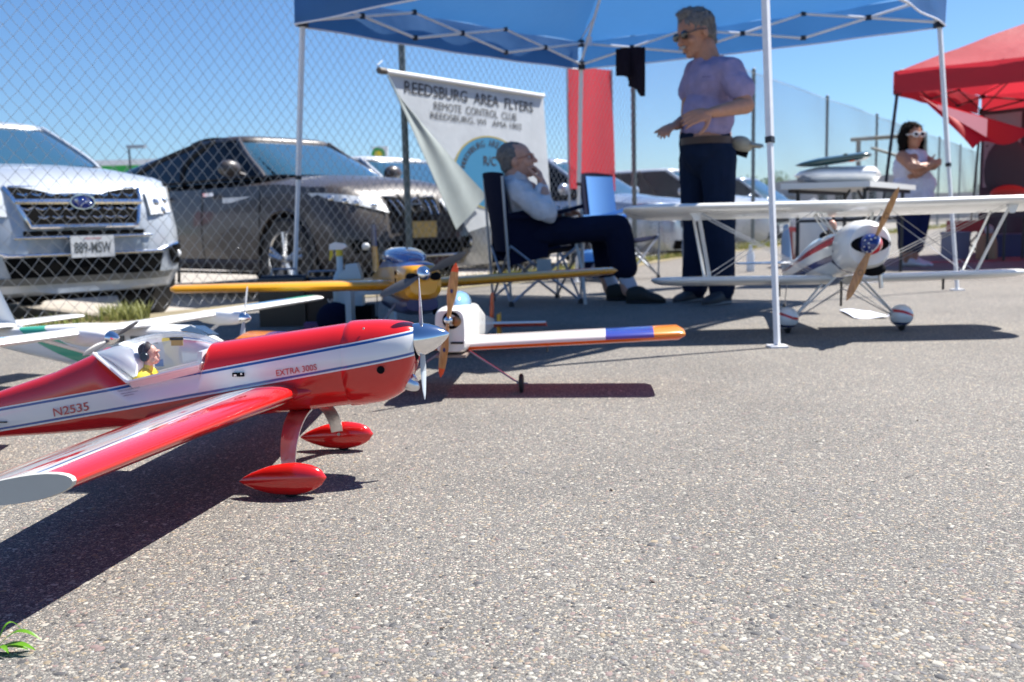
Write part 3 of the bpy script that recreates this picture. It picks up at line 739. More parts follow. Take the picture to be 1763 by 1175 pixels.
# ------------------------------------------------------------------ white twin engined high wing model
hd = Vector((.91, -.42)).normalized(); tw_o = Vector((-1.215, 3.18, 0)); tw_ = thing('model_aeroplane', 'white twin engined high wing model aeroplane with green and blue trim behind the red cockpit', 'model plane', tw_o, math.atan2(hd.y, hd.x))
mtr = mat('white_trim_film', WHITE, .25, coat=.4); nt = mtr.node_tree; x = NX(nt); X, Y, Z = x.sep(x.obj()); AY = x.m('ABSOLUTE', Y)
fy = x.ramp(AY, [(0, WHITE), (.52, (.10, .38, .75)), (.70, (.10, .30, .70)), (.78, (.05, .50, .38)), (.925, WHITE)], True)
band = x.m('MULTIPLY', x.m('LESS_THAN', X, x.m('MULTIPLY_ADD', AY, .03, -.035)), x.m('GREATER_THAN', X, -.13))
gm = x.n('ShaderNodeNewGeometry'); _, _, nz = x.sep(gm.outputs['Normal']); band = x.m('MULTIPLY', band, x.m('GREATER_THAN', nz, 0))
nt.links.new(x.mix(band, WHITE, fy), bsdf(mtr).inputs['Base Color'])
for sg in (-1, 1):
    b = MB(); wing(b, [(sg * 0, .03, .20, .243, .005), (sg * .5, .03, .20, .247, .005), (sg * .93, .03, .195, .252, .005), (sg * .97, .0, .14, .252, .005, .08)], t=.13, n=12); b.build('wing', mtr, tw_, angle=50)
    b = MB(); R = []
    for s, w, z0, z1 in ((-.12, .006, .235, .245), (-.05, .02, .212, .258), (.03, .030, .203, .262), (.10, .028, .208, .258), (.128, .020, .216, .250)): R.append(supersec(s, w, z0, z1, 20, 2.4, 2.4))
    for r in R:
        for p in r: p.y += sg * .30
    b.rings(R); n_ = b.build('engine_nacelle', m_white, tw_, angle=50)
    b = MB(); b.lathe((.128, sg * .30, .233), (1, 0, 0), [(0, 0), (0, .021), (.012, .020), (.03, .011), (.04, 0)], 22); b.build('spinner', m_chrome, tw_)
    b = MB(); 
    for s2 in (-1, 1): propblade(b, (.135, sg * .30, .233), (1, 0, 0), (0, .25 * s2, 1 * s2) if sg > 0 else (0, 1 * s2, .35 * s2), .118, .020, 0, None, 0, .003)
    b.build('propeller', mat('dark_grey_composite') if sg < 0 else mpb, tw_)
mts = mat('fuselage_swoosh', WHITE, .25, coat=.4); nt = mts.node_tree; x = NX(nt); X, Y, Z = x.sep(x.obj())
cv = x.m('SUBTRACT', Z, x.m('MULTIPLY_ADD', x.m('MULTIPLY', X, X), .35, .075))
g1 = x.m('MULTIPLY', x.m('GREATER_THAN', cv, 0), x.m('LESS_THAN', cv, x.m('MULTIPLY_ADD', X, -.10, .015)))
g1 = x.m('MULTIPLY', g1, x.m('LESS_THAN', X, .02)); g2 = x.m('MULTIPLY', x.m('GREATER_THAN', cv, .03), x.m('LESS_THAN', cv, .055)); g2 = x.m('MULTIPLY', g2, x.m('MULTIPLY', x.m('LESS_THAN', X, .1), x.m('GREATER_THAN', X, -.14)))
nt.links.new(x.mix(g2, x.mix(g1, WHITE, (.05, .42, .25)), (.16, .28, .62)), bsdf(mts).inputs['Base Color'])
b = MB(); R = []
for s, w, z0, z1 in ((-1.0, .012, .17, .20), (-.7, .032, .130, .212), (-.35, .058, .085, .236), (-.1, .066, .07, .240), (.15, .066, .07, .238), (.24, .058, .075, .205), (.33, .042, .085, .165), (.40, .02, .10, .14)): R.append(supersec(s, w, z0, z1, 28, 3.4, 3.4))
b.rings(R); tf2 = b.build('fuselage', mts, tw_, angle=40)
m_win = mat('dark_cabin_window', (.03, .05, .08), .1, coat=.6)
for sg in (-1, 1):
    b = MB(); b.add([(.165, sg * .030 - sg * .028, .236), (.238, sg * .028 - sg * .026, .207), (.232, sg * .056, .200), (.168, sg * .059, .228)], [(0, 1, 2, 3)])
    for i, p in enumerate(b.v): b.v[i] = (p[0] + .004, p[1], p[2] + .004)
    b.build('windscreen_pane', m_win, tf2)
    for k in range(4): MB().box((.06 - k * .075, sg * .0665, .195), (.045, .003, .022)).build('cabin_window', m_win, tf2)
    MB().tube([(.0, sg * .066, .10), (-.02, sg * .42, .238)], .006, 8).build('wing_strut', m_white, tw_)
    b = MB(); b.tube([(-.02, sg * .06, .075), (-.02, sg * .14, .035)], .005, 8); b.build('gear_leg', m_steel, tw_); wheel(tw_, (-.02, sg * .15, .032), .032, .016)
MB().tube([(.27, 0, .08), (.28, 0, .03)], .004, 8).build('nose_leg', m_steel, tw_); wheel(tw_, (.28, 0, .026), .026, .014)
b = MB(); wing(b, [(.19, -.54, .46, 0, 0, .03), (.225, -.67, .33, 0, 0, .05), (.37, -.755, .20, 0, 0, .06), (.46, -.80, .15, 0, 0, .07)], vertical=True, t=.06); b.build('fin', m_white, tw_)
for sg in (-1, 1): b = MB(); wing(b, [(sg * .01, -.66, .22, .222, 0), (sg * .33, -.70, .16, .222, 0)], t=.09); b.build('tailplane', m_white, tw_)

# ------------------------------------------------------------------ white biplane
bp_o = Vector((1.565, 4.42, 0)); bp = thing('model_biplane', 'white model biplane with red and navy stripes and wooden propeller by the front tent leg', 'model plane', bp_o, math.atan2(-1, -.03))
# local x forward, y = image right
m_bw = mat('biplane_white_film', (.80, .80, .77), .3, coat=.3, vary=.03)
def rwing(z, half, xle, chord, dih, nm, drop):
    for sg in (-1, 1):
        st = []
        for u in (0.0 if nm == 'top_wing' else .06, .3, .6, .85, .93, .97, 1.0):
            y = half * u; c = chord * (1 if u < .86 else math.sqrt(max(.02, 1 - ((u - .86) / .145) ** 2))); st.append((sg * y, xle - (chord - c) * .5, c, z + dih * y, .0))
        b = MB(); wing(b, [(q[0], q[1], q[2], q[3], drop * q[2] / chord) for q in st], t=.15, camber=.02, n=14); b.build(nm, m_bw, bp, angle=50)
rwing(.598, 1.03, .17, .30, .005, 'top_wing', .062); rwing(.250, .885, .02, .28, .012, 'lower_wing', .045)
mbf = mat('biplane_fuselage_film', WHITE, .25, coat=.5); nt = mbf.node_tree; x = NX(nt); X, Y, Z = x.sep(x.obj())
r1 = x.m('SUBTRACT', Z, x.m('MULTIPLY_ADD', X, .17, .395)); rr = x.m('MULTIPLY', x.m('GREATER_THAN', r1, 0), x.m('LESS_THAN', r1, x.m('MULTIPLY_ADD', X, .03, .038))); rr = x.m('MULTIPLY', rr, x.m('LESS_THAN', X, .13))
b1 = x.m('SUBTRACT', Z, x.m('MULTIPLY_ADD', X, .16, .318)); bb = x.m('MULTIPLY', x.m('GREATER_THAN', b1, 0), x.m('LESS_THAN', b1, .030)); bb = x.m('MULTIPLY', bb, x.m('LESS_THAN', X, .12))
c1 = x.m('SUBTRACT', Z, x.m('MULTIPLY_ADD', X, -.75, .437)); bb2 = x.m('MULTIPLY', x.m('MULTIPLY', x.m('GREATER_THAN', c1, -.018), x.m('LESS_THAN', c1, .012)), x.m('GREATER_THAN', X, .12))
bb = x.m('MAXIMUM', bb, bb2)
nt.links.new(x.mix(bb, x.mix(rr, WHITE, (.55, .02, .03)), (.02, .035, .16)), bsdf(mbf).inputs['Base Color'])
b = MB(); R = []
for s, w, z0, z1 in ((-1.05, .02, .20, .26), (-.7, .05, .215, .33), (-.35, .080, .235, .43), (-.18, .088, .245, .455), (.0, .092, .255, .475), (.13, .094, .275, .495)): R.append(supersec(s, w, z0, z1, 32, 2.8, 2.3))
b.rings(R); bf = b.build('fuselage', mbf, bp, angle=38)
b = MB(); R = []
for s, w, z0, z1 in ((.128, .098, .272, .505), (.2, .108, .285, .520), (.27, .108, .300, .522), (.315, .100, .312, .515), (.335, .086, .327, .500)): R.append(supersec(s, w, z0, z1, 36, 2.3, 2.1))
b.rings(R); bc = b.build('cowl', mbf, bp, angle=45)
MB().ell((.330, .002, .418), (.012, .092, .042)).build('cowl_opening', m_dark, bc)
MB().ell((.27, .04, .305), (.05, .055, .03)).build('exhaust_opening', m_dark, bc)
b = MB(); b.tube([(.25, .075, .31), (.25, .085, .22)], .0095, 12); b.build('exhaust_pipe', m_alu, bp)
msp = bandmat('spinner_paint', (0, -1.0, .55, 0), [(0, (.6, .02, .03))], .1, 1)
nt = msp.node_tree; x = NX(nt); X, Y, Z = x.sep(x.obj()); v = x.m('MULTIPLY_ADD', x.m('ADD', x.m('MULTIPLY', Y, -1.0), x.m('MULTIPLY', x.m('SUBTRACT', Z, .418), .6)), 5, .5)
nt.links.new(x.ramp(v, [(0, (.62, .02, .03)), (.43, (.8, .8, .8)), (.46, (.015, .03, .17))], True), bsdf(msp).inputs['Base Color'])
b = MB(); b.lathe((.345, 0, .418), (1, 0, 0), [(0, 0), (0, .047), (.02, .046), (.045, .037), (.062, .022), (.072, .008), (.074, 0)], 28); bs = b.build('spinner', msp, bp)
stars = MB()
for i in range(9):
    a = 1.6 + i * .33 + (i % 2) * .1; rr_ = .040 if i % 2 else .028; xx = .345 + (.035 if i % 2 else .056); c_ = Vector((xx + .004, rr_ * math.cos(a), .418 + rr_ * math.sin(a)))
    stars.prism([((.0042 if k % 2 == 0 else .0018) * math.cos(pi / 2 + k * pi / 5), (.0042 if k % 2 == 0 else .0018) * math.sin(pi / 2 + k * pi / 5)) for k in range(10)], .006, 0, c_, (0, 1, 0), (-.5, 0, 1))
stars.build('spinner_star', m_white, bs)
for sg in (-1, 1):
    b = MB(); propblade(b, (.372, 0, .418), (1, 0, 0), (0, .44 * sg, 1 * sg), .262, .040, 0, None, 0, .007); q = b.build('propeller_blade', m_wood, bp)
    rg = MB(); cc = Vector((.383, .44 * sg * .13 * .915, .418 + .915 * sg * .13)); rg.tube([cc + Vector((0, .011 * math.cos(a), .011 * math.sin(a))) for a in np.linspace(0, 2 * pi, 16)], .0009, 4); rg.build('maker_ring', m_ink, q)
sc = MB(); sc.tube([Vector((.07 + .07 * t, -.0965, .402 + .012 * t + .003 * math.sin(t * 50))) for t in np.linspace(0, 1, 50)], .0008, 4); sc.build('script_mark', m_ink, bp)
for q in ((.16, -.100, .385), (.15, -.098, .335)): MB().lathe(q, (0, -1, 0), [(0, .006), (.003, .006), (.0035, 0)], 10).build('vent_hole', m_dark, bf)
# cockpit
MB().ell((-.18, 0, .445), (.10, .058, .030)).build('cockpit_opening', m_dark, bf)
b = MB(); b.grid([[(-.06 - .03 * (1 - abs(t)), .055 * t, .462), (-.09, .045 * t, .462 + .05 * (1 - .4 * t * t))] for t in np.linspace(-1, 1, 9)]); b.build('windscreen', m_glassc, bp)
b = MB(); b.ell((-.19, 0, .49), (.026, .022, .032)); b.ell((-.19, 0, .44), (.04, .055, .03), mi=1); b.build('pilot_figure', [m_plastskin, mat('blue_jacket', (.10, .25, .55), .7)], bp)
# cabane and interplane struts
def strut(p0, p1, w=.010, nm='strut'): MB().tube([p0, p1], w, 8, flat=.45).build(nm, m_bw, bp)
for sg in (-1, 1):
    for x0, x1, y0, y1 in ((.10, .08, .07, .155), (-.05, -.05, .07, .155), (.10, -.05, .07, .155)): strut((x0, sg * y0, .46), (x1, sg * y1, .580), .007, 'cabane_strut')
    ys = sg * .62
    strut((-.03, ys, .255), (.12, sg * .70, .575), .010, 'interplane_strut'); strut((-.17, ys, .255), (-.04, sg * .70, .575), .008, 'interplane_strut'); strut((-.03, ys, .262), (-.17, ys, .262), .010, 'interplane_strut')
    f = MB(); f.prism([(-.035, 0), (.035, 0), (.012, -.05), (-.005, -.05)], .012, 0, (.11, sg * .71, .585), (0, 1, 0), (0, 0, 1)); f.build('strut_fairing', m_bw, bp)
    for x0, x1 in ((-.02, .10), (-.16, -.03)):
        MB().tube([(x0, sg * .09, .265), (x1, sg * .69, .575)], .0016, 5).tube([(x0 + .02, sg * .11, .262), (x1 + .02, sg * .69, .57)], .0016, 5).tube([(x1, sg * .16, .575), (x0, sg * .62, .265)], .0016, 5).build('flying_wire', m_steel, bp)
    # undercarriage: V struts, spats
    strut((.06, sg * .055, .262), (.02, sg * .235, .075), .010, 'gear_strut'); strut((-.06, sg * .055, .258), (.02, sg * .235, .075), .008, 'gear_strut')
    MB().tube([(.02, sg * .225, .07), (.0, 0, .20)], .0025, 6).tube([(.03, sg * .225, .07), (.05, -sg * .04, .25)], .0015, 5).build('gear_wire', m_steel, bp)
    mspat = mat('spat_paint', WHITE, .2, coat=.6); 
    if sg == -1:
        nt = mspat.node_tree; x = NX(nt); X, Y, Z = x.sep(x.obj()); sw_ = x.m('SUBTRACT', Z, x.m('MULTIPLY_ADD', x.m('SINE', x.m('MULTIPLY', Y, 34)), .012 , .078))
        a1 = x.m('MULTIPLY', x.m('GREATER_THAN', sw_, 0), x.m('LESS_THAN', sw_, .013)); a2 = x.m('MULTIPLY', x.m('GREATER_THAN', Z, .030), x.m('LESS_THAN', Z, .042))
        nt.links.new(x.mix(a2, x.mix(a1, WHITE, (.6, .03, .03)), (.02, .03, .14)), bsdf(mspat).inputs['Base Color'])
    R = []
    for u in np.linspace(0, 1, 16):
        r = cr([0, .05, .15, .35, .6, .85, 1], [.02, .5, .82, 1, .8, .4, .05], u); R.append([Vector((.085 - .20 * u, sg * .265 + .052 * r * math.cos(2 * pi * k / 20), .074 - .01 * u + .053 * r * math.sin(2 * pi * k / 20))) for k in range(20)])
    MB().rings(R).build('wheel_spat', mspat, bp, angle=60)
    wheel(bp, (.02, sg * .265, .034), .034, .022)
# tail
mfin = mat('pale_blue_fin', (.55, .66, .78), .3, coat=.3)
b = MB(); wing(b, [(.25, -.90, .25, 0, 0), (.40, -.95, .20, 0, 0), (.50, -1.0, .10, 0, 0)], t=.06, vertical=True); b.build('fin', mfin, bp)
for sg in (-1, 1):
    b = MB(); wing(b, [(sg * .02, -.86, .22, .285, 0), (sg * .30, -.90, .15, .285, 0)], t=.07); b.build('tailplane', m_bw, bp)
wheel(bp, (-1.06, 0, .02), .02, .012); MB().tube([(-1.0, 0, .21), (-1.06, 0, .02)], .003, 6).build('tail_wheel_strut', m_steel, bp)
for (q, L) in (((-.08, -.28, .235), .07), ((-.05, .005, .235), .12), ((-.02, .47, .235), .05)):
    MB().tube([q, (q[0], q[1], q[2] - L)], .006, 6).build('antenna_rod', m_blackgl, bp)

# ================================================================== CANOPY TENTS
def tent(name, label, top, feet, zE, val, peak, m_top, m_frame, m_joint, m_fr2=None, cells=3):
    """top: four eave corners at height zE, feet: four leg bases"""
    base = Vector((sum(f.x for f in feet) / 4, sum(f.y for f in feet) / 4, 0)); t = thing(name, label, 'tent', base)
    T = [Vector((p.x, p.y, zE)) - base for p in top]; Fe = [Vector((p.x, p.y, 0)) - base for p in feet]; c = sum(T, Vector()) / 4
    apex = Vector((c.x, c.y, zE + val + peak))
    # roof panels
    b = MB(); N = 14
    for i in range(4):
        A = T[i] + Vector((0, 0, val)); B = T[(i + 1) % 4] + Vector((0, 0, val)); P = []
        for u in np.linspace(0, 1, N):
            row = []
            for v_ in np.linspace(0, 1, N):
                q = A.lerp(B, v_).lerp(apex, u); sag = -.05 * math.sin(pi * u) * math.sin(pi * v_) - .035 * math.sin(pi * v_) * (1 - u) ** 3 * .6
                q = q + Vector((0, 0, sag + .022 * noise.noise(q * 2.3) * (1 - u) + .012 * noise.noise(q * 6.0))); row.append(q)
            P.append(row)
        b.grid(P)
    roof = b.build('roof', m_top, t, angle=25)
    for i in range(4):
        A = T[i]; B = T[(i + 1) % 4]; out = Vector(((B - A).y, -(B - A).x, 0)).normalized()
        if (A + B - 2 * c).dot(out) < 0: out = -out
        P = []
        for z in np.linspace(0, 1, 5):
            P.append([A.lerp(B, v_) + out * (.022 + .010 * math.sin(v_ * 26 + i) * (1 - z)) + Vector((0, 0, val * z + .002 - .016 * math.sin(pi * v_) * (1 if z == 0 else z))) for v_ in np.linspace(0, 1, 40)])
        v = MB().grid(P).build('valance', m_top, t, angle=60)
        if m_fr2 is not None:
            MB().tube([p + out * .003 for p in P[0]], .006, 6).build('piping', m_fr2, v)
    # legs: outer tube, inner tube, foot, joint
    for i in range(4):
        A = T[i] + (c - T[i]).normalized() * .03; F = Fe[i]; mid = A.lerp(F, .52)
        l = MB().tube([A + Vector((0, 0, val * .3)), mid], .0185, 4).tube([mid, F + Vector((0, 0, .01))], .0145, 4).build('leg', m_frame, t, angle=30)
        MB().tube([mid + (A - F) * .008, mid - (A - F) * .006], .0215, 4).build('collar', m_joint if i != 3 else m_joint, l)
        MB().box(F + Vector((0, 0, .004)), (.075, .075, .008)).build('foot_plate', m_frame, l)
        MB().box(A + Vector((0, 0, .02)), (.055, .055, .06)).build('corner_joint', m_joint, l)
        MB().box(A + Vector((0, 0, val - .02)), (.05, .05, .05)).build('slider_joint', m_joint, l)
    # scissor trusses along the sides
    hi = val * .92; lo = .03
    for i in range(4):
        A = T[i] + (c - T[i]).normalized() * .04; B = T[(i + 1) % 4] + (c - T[(i + 1) % 4]).normalized() * .04
        for k in range(cells):
            p, q = A.lerp(B, k / cells), A.lerp(B, (k + 1) / cells); up = (k % 2 == 0)
            z1, z2 = (lo, hi)
            MB().tube([p + Vector((0, 0, z1)), q + Vector((0, 0, z2))], .0105, 4).build('truss_bar', m_frame, t); MB().tube([p + Vector((0, 0, z2)), q + Vector((0, 0, z1))], .0105, 4).build('truss_bar', m_frame, t)
            MB().box(p.lerp(q, .5) + Vector((0, 0, (lo + hi) / 2)), (.035, .035, .032)).build('truss_joint', m_joint, t)
            if k: 
                MB().box(p + Vector((0, 0, hi)), (.034, .034, .03)).build('truss_joint', m_joint, t); MB().box(p + Vector((0, 0, lo)), (.034, .034, .03)).build('truss_joint', m_joint, t)
    for i in range(4):
        A = T[i] + (c - T[i]).normalized() * .04 + Vector((0, 0, .06)); Q = A.lerp(apex - Vector((0, 0, .12)), 1)
        m_ = A.lerp(Q, .5) + Vector((0, 0, .10)); MB().tube([A, m_, Q], .0115, 4).build('rafter', m_frame, t)
        MB().tube([A + Vector((0, 0, val * .8)), A.lerp(Q, .28) + Vector((0, 0, .06))], .008, 4).build('rafter_brace', m_frame, t)
    return t, T, base, apex
m_bluetop = mat('blue_tent_fabric', (.040, .15, .36), .6, vary=.10, vscale=2, transl=.34, bump=.5, bscale=7)
m_joint = mat('black_joint')
bsdf(m_joint).inputs['Base Color'].default_value = (.02, .02, .025, 1)
m_pip = mat('white_piping', (.75, .76, .82), .5)
ZE = 1.81
tL, tB, tR = gnd(514, 44, ZE), gnd(1000, 119, ZE), gnd(1623, 46, ZE); tF = gnd(1317, -143, ZE)
feet = [gnd(1648, 500), Vector((.60, 8.55, 0)), gnd(505, 500).lerp(tL, .55), gnd(1338, 598)]
feet[2].z = 0; feet[2] = Vector((tL.x - .13, tL.y - .0, 0))
blue_tent, BT, BB, BA = tent('canopy_tent', 'blue pop up canopy tent with white legs over the seated and standing men', [tR, tB, tL, tF], feet, ZE, .22, .62, m_bluetop, m_whitemetal, m_joint, m_pip)
MB().box(tB - BB + Vector((.06, -.12, .20)), (.05, .012, .07)).build('hanging_tag', m_pip, blue_tent)

m_redtop = mat('red_tent_fabric', (.52, .03, .045), .6, vary=.06, vscale=3, transl=.35, bump=.5, bscale=7)
m_bframe = mat('black_tube', (.015, .018, .025), .4)
q0 = gnd(1541, 163, ZE); q1 = gnd(1688, 197, ZE); dq = q1 - q0; per = Vector((dq.y, -dq.x, 0)); q3 = q0 + per; q2 = q1 + per
cen = (q0 + q1 + q2 + q3) / 4
rfeet = [(p + (p - cen).normalized() * .18) for p in (q0, q1, q2, q3)]
for f in rfeet: f.z = 0
red_tent, RT_, RB, RA = tent('canopy_tent', 'red pop up canopy tent with black legs at the right edge of the photo', [q0, q1, q2, q3], rfeet, ZE, .24, .75, m_redtop, m_bframe, m_joint)
# side wall of the red tent: dark screen with clear window
m_wall = mat('dark_side_wall', (.05, .045, .065), .7, vary=.15, vscale=2)
m_vinyl = mat('hazy_vinyl_window', (.42, .43, .50), .35, vary=.15, vscale=4, transl=.4)
wa, wb = q1 - RB + per * .01, q2 - RB
P = [[wa.lerp(wb, u) * 1 + Vector((.03 * math.sin(u * 30), .03 * math.sin(u * 30), z - ZE)) + dq.normalized() * -.05 for u in np.linspace(.0, 1, 50)] for z in np.linspace(.02, ZE + .03, 10)]
MB().grid(P).build('side_wall', m_wall, red_tent)
P = [[wa.lerp(wb, u) + Vector((.03 * math.sin(u * 30), .03 * math.sin(u * 30), z - ZE)) + dq.normalized() * -.065 for u in np.linspace(.012, .16, 16)] for z in np.linspace(.85, ZE - .02, 8)]
MB().grid(P).build('wall_window', m_vinyl, red_tent)
for z in (.62, 1.03, 1.38, 1.66): MB().tube([wa + Vector((0, 0, z - ZE)) + dq.normalized() * -.03, wa + Vector((.10, -.02, z - ZE + .01)) + dq.normalized() * -.09], .010, 5).build('wall_tie', m_joint, red_tent)
# red flag hanging from the red tent
fl = [at(1583, 166, 9.7), at(1766, 232, 8.6), at(1672, 258, 8.9)]
fo = fl[0].copy(); fo.z = 0
flag = thing('flag', 'bright red cloth flag blowing from the edge of the red tent', 'flag', fo)
P = []
A_, B_, C_ = [p - fo for p in (at(1582, 165, 9.7), at(1768, 232, 9.2), at(1674, 257, 9.3))]
for u in np.linspace(0, 1, 16):
    P.append([A_.lerp(C_, u).lerp(A_.lerp(B_, u ** .9), v_) + Vector((.0, -.07 * math.sin(v_ * 5 + u * 3) * u, .045 * math.sin(v_ * 7) * u)) for v_ in np.linspace(0, 1, 20)])
m_flag = mat('red_flag_cloth', (.62, .006, .015), .6, transl=.3)
MB().grid(P).build('flag_cloth', m_flag, flag)
P = [[at(1614, 180, 9.3).lerp(at(1700, 205, 9.1), u) - fo + Vector((0, 0, -h_ * (.04 + .13 * u))) for u in np.linspace(0, 1, 8)] for h_ in (0, .5, 1)]
MB().grid(P).build('faded_strip', mat('pink_faded_cloth', (.62, .28, .32), .6, transl=.3), flag)

# ================================================================== BANNER AND FLAG PANEL ON THE FENCE
bo = F0 + FN * .10
def bf_(px, py, k=0.0): return onplane(px, py, bo + FN * k, FN)
borg = bf_(790, 150); borg.z = 0
ban = thing('club_banner', 'white cloth club banner with black lettering hung on the fence, one corner folded over', 'banner', borg)
m_bcloth = mat('white_banner_cloth', (.56, .59, .61), .7, vary=.10, vscale=3, transl=.12, bump=.5, bscale=5)
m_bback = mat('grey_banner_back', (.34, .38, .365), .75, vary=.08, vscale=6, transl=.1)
def quadgrid(A, B, C, D, n=14, m=10, rip=.0, k=None):
    P = []
    for u in np.linspace(0, 1, n):
        P.append([A.lerp(B, v_).lerp(D.lerp(C, v_), u) + FN * (rip * math.sin(v_ * 9 + u * 4)) - borg for v_ in np.linspace(0, 1, m)])
    return P
MB().grid(quadgrid(bf_(668, 127), bf_(935, 168), bf_(948, 352), bf_(806, 400), rip=.0), th=.004).build('banner_cloth', m_bcloth, ban)
k_ = .05
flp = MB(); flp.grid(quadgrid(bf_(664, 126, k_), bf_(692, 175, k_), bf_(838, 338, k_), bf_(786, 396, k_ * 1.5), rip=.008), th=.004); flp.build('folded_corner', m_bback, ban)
MB().tube([bf_(655, 122, .02) - borg, bf_(936, 166, .02) - borg], .022, 10).build('top_pole', mat('pale_pole', (.75, .74, .72), .4), ban)
MB().tube([bf_(652, 121.5, .02) - borg, bf_(664, 123.5, .02) - borg], .027, 10).build('pole_cap', mat('dark_bronze_cap', (.10, .08, .06), .5), ban)
MB().tube([bf_(655, 120, .02) - borg, bf_(650, 112, .03) - borg, bf_(658, 105, .0) - borg], .004, 6).tube([bf_(934, 165, .02) - borg, bf_(937, 160, .0) - borg], .004, 6).build('tie', m_pip, ban)
UX = FD.copy(); 
def bl(px0, py0, px1, txt, hpx, m, bold=.0):
    a = bf_(px0, py0, .009); b2 = bf_(px1, py0, .009); w = (b2 - a).length * (1 if True else 1)
    a2 = bf_(px0, py0 - hpx, .009); lettering(txt, a - borg, (b2x - a) if False else FD, (0, 0, 1), (Vector((b2.x, b2.y, 0)) - Vector((a.x, a.y, 0))).length, m, ban, height=(a2.z - a.z), bold=bold)
mk = mat('banner_ink', (.03, .03, .035), .7)
bl(697, 160, 917, 'REEDSBURG  AREA  FLYERS', 21, mk, .008); bl(748, 189, 889, 'REMOTE  CONTROL  CLUB', 14, mk, .0); bl(742, 206, 898, 'REEDSBURG, WI   AMA 1802', 13, mk, .0)
# round emblem
ec = bf_(846, 298, .009); er = .34; EXS = 1.75
def disc(r0, r1, k, m, nm, ysc=1.0):
    b = MB(); n = 48; o = ec + FN * k - borg
    V = [o + FD * (EXS * r * math.cos(2 * pi * i / n)) + Vector((0, 0, r * math.sin(2 * pi * i / n))) for r in (r0, r1) for i in range(n)]
    b.add(V, [(i, (i + 1) % n, n + (i + 1) % n, n + i) for i in range(n)]); return b.build(nm, m, ban, smooth=False)
disc(.0, er, .0, mat('emblem_blue', (.03, .20, .36), .6), 'emblem_disc'); disc(er, er + .014, .001, mat('emblem_yellow', (.36, .30, .06), .6), 'emblem_ring')
me_all = []
txt = 'REEDSBURG AREA FLYERS'
for i, ch in enumerate(txt):
    if ch == ' ': continue
    a = math.radians(168 - i * (156 / (len(txt) - 1))); rr = er * .74; ey = (FD * (EXS * math.cos(a)) + Vector((0, 0, math.sin(a)))); exx = FD * (EXS * math.sin(a)) - Vector((0, 0, math.cos(a)))
    o = ec + FN * .003 + ey * rr - exx * .020 - borg; lettering(ch, o, exx, ey, .060, mk, ban, height=.066, bold=.0, name='emblem_letter')
lettering('R/C', ec + FN * .003 - FD * .13 + Vector((0, 0, .07)) - borg, FD, (0, 0, 1), .22, mk, ban, height=.09, bold=.01)
# red vertical cloth beyond the fence
rp = [onplane(976, 112, F0 - FN * .55, FN), onplane(1053, 121, F0 - FN * .55, FN), onplane(1056, 330, F0 - FN * .55, FN), onplane(978, 325, F0 - FN * .55, FN)]
ro = (rp[0] + rp[1]) / 2; ro.z = 0
rf = thing('vertical_flag', 'tall plain red cloth panel standing behind the chain link fence', 'flag', ro)
m_redc = mat('coral_red_cloth', (.66, .022, .035), .6, vary=.05, vscale=4, transl=.28)
P = [[rp[0].lerp(rp[1], v_).lerp(rp[3].lerp(rp[2], v_), u) + FN * .03 * math.sin(v_ * 6 + u * 2) - ro for v_ in np.linspace(0, 1, 12)] for u in np.linspace(0, 1, 16)]
MB().grid(P).build('cloth', m_redc, rf)
for k in (0, 1): MB().tube([rp[k] - ro, Vector((rp[k].x - ro.x, rp[k].y - ro.y, 0))], .014, 8).build('pole', m_steel, rf)

# dark jacket hung on the truss
jo = at(1088, 88, 7.45); jo.z = 0
jk = thing('jacket', 'dark jacket hung over the rear truss of the blue tent left of the standing man', 'jacket', jo)
out = [(1060, 86), (1111, 82), (1112, 168), (1103, 170), (1090, 152), (1083, 150), (1079, 133), (1061, 132)]
mj = mat('dark_jacket_cloth', (.018, .013, .020), .95, spec=.1, bump=.4, bscale=20)
P = []
for u in np.linspace(0, 1, 16):
    row = []
    for v_ in np.linspace(0, 1, 14):
        px = 1060 + 51 * v_; yb = interp(px, [1060, 1079, 1085, 1093, 1102, 1112], [131, 133, 150, 153, 169, 169]); py = 85 - 3 * v_ + (yb - 85) * u
        row.append(at(px, py, 7.42 + .03 * math.sin(v_ * 16) * (.3 + u)) - jo)
    P.append(row)
MB().grid(P, th=.03).build('cloth', mj, jk, angle=60)

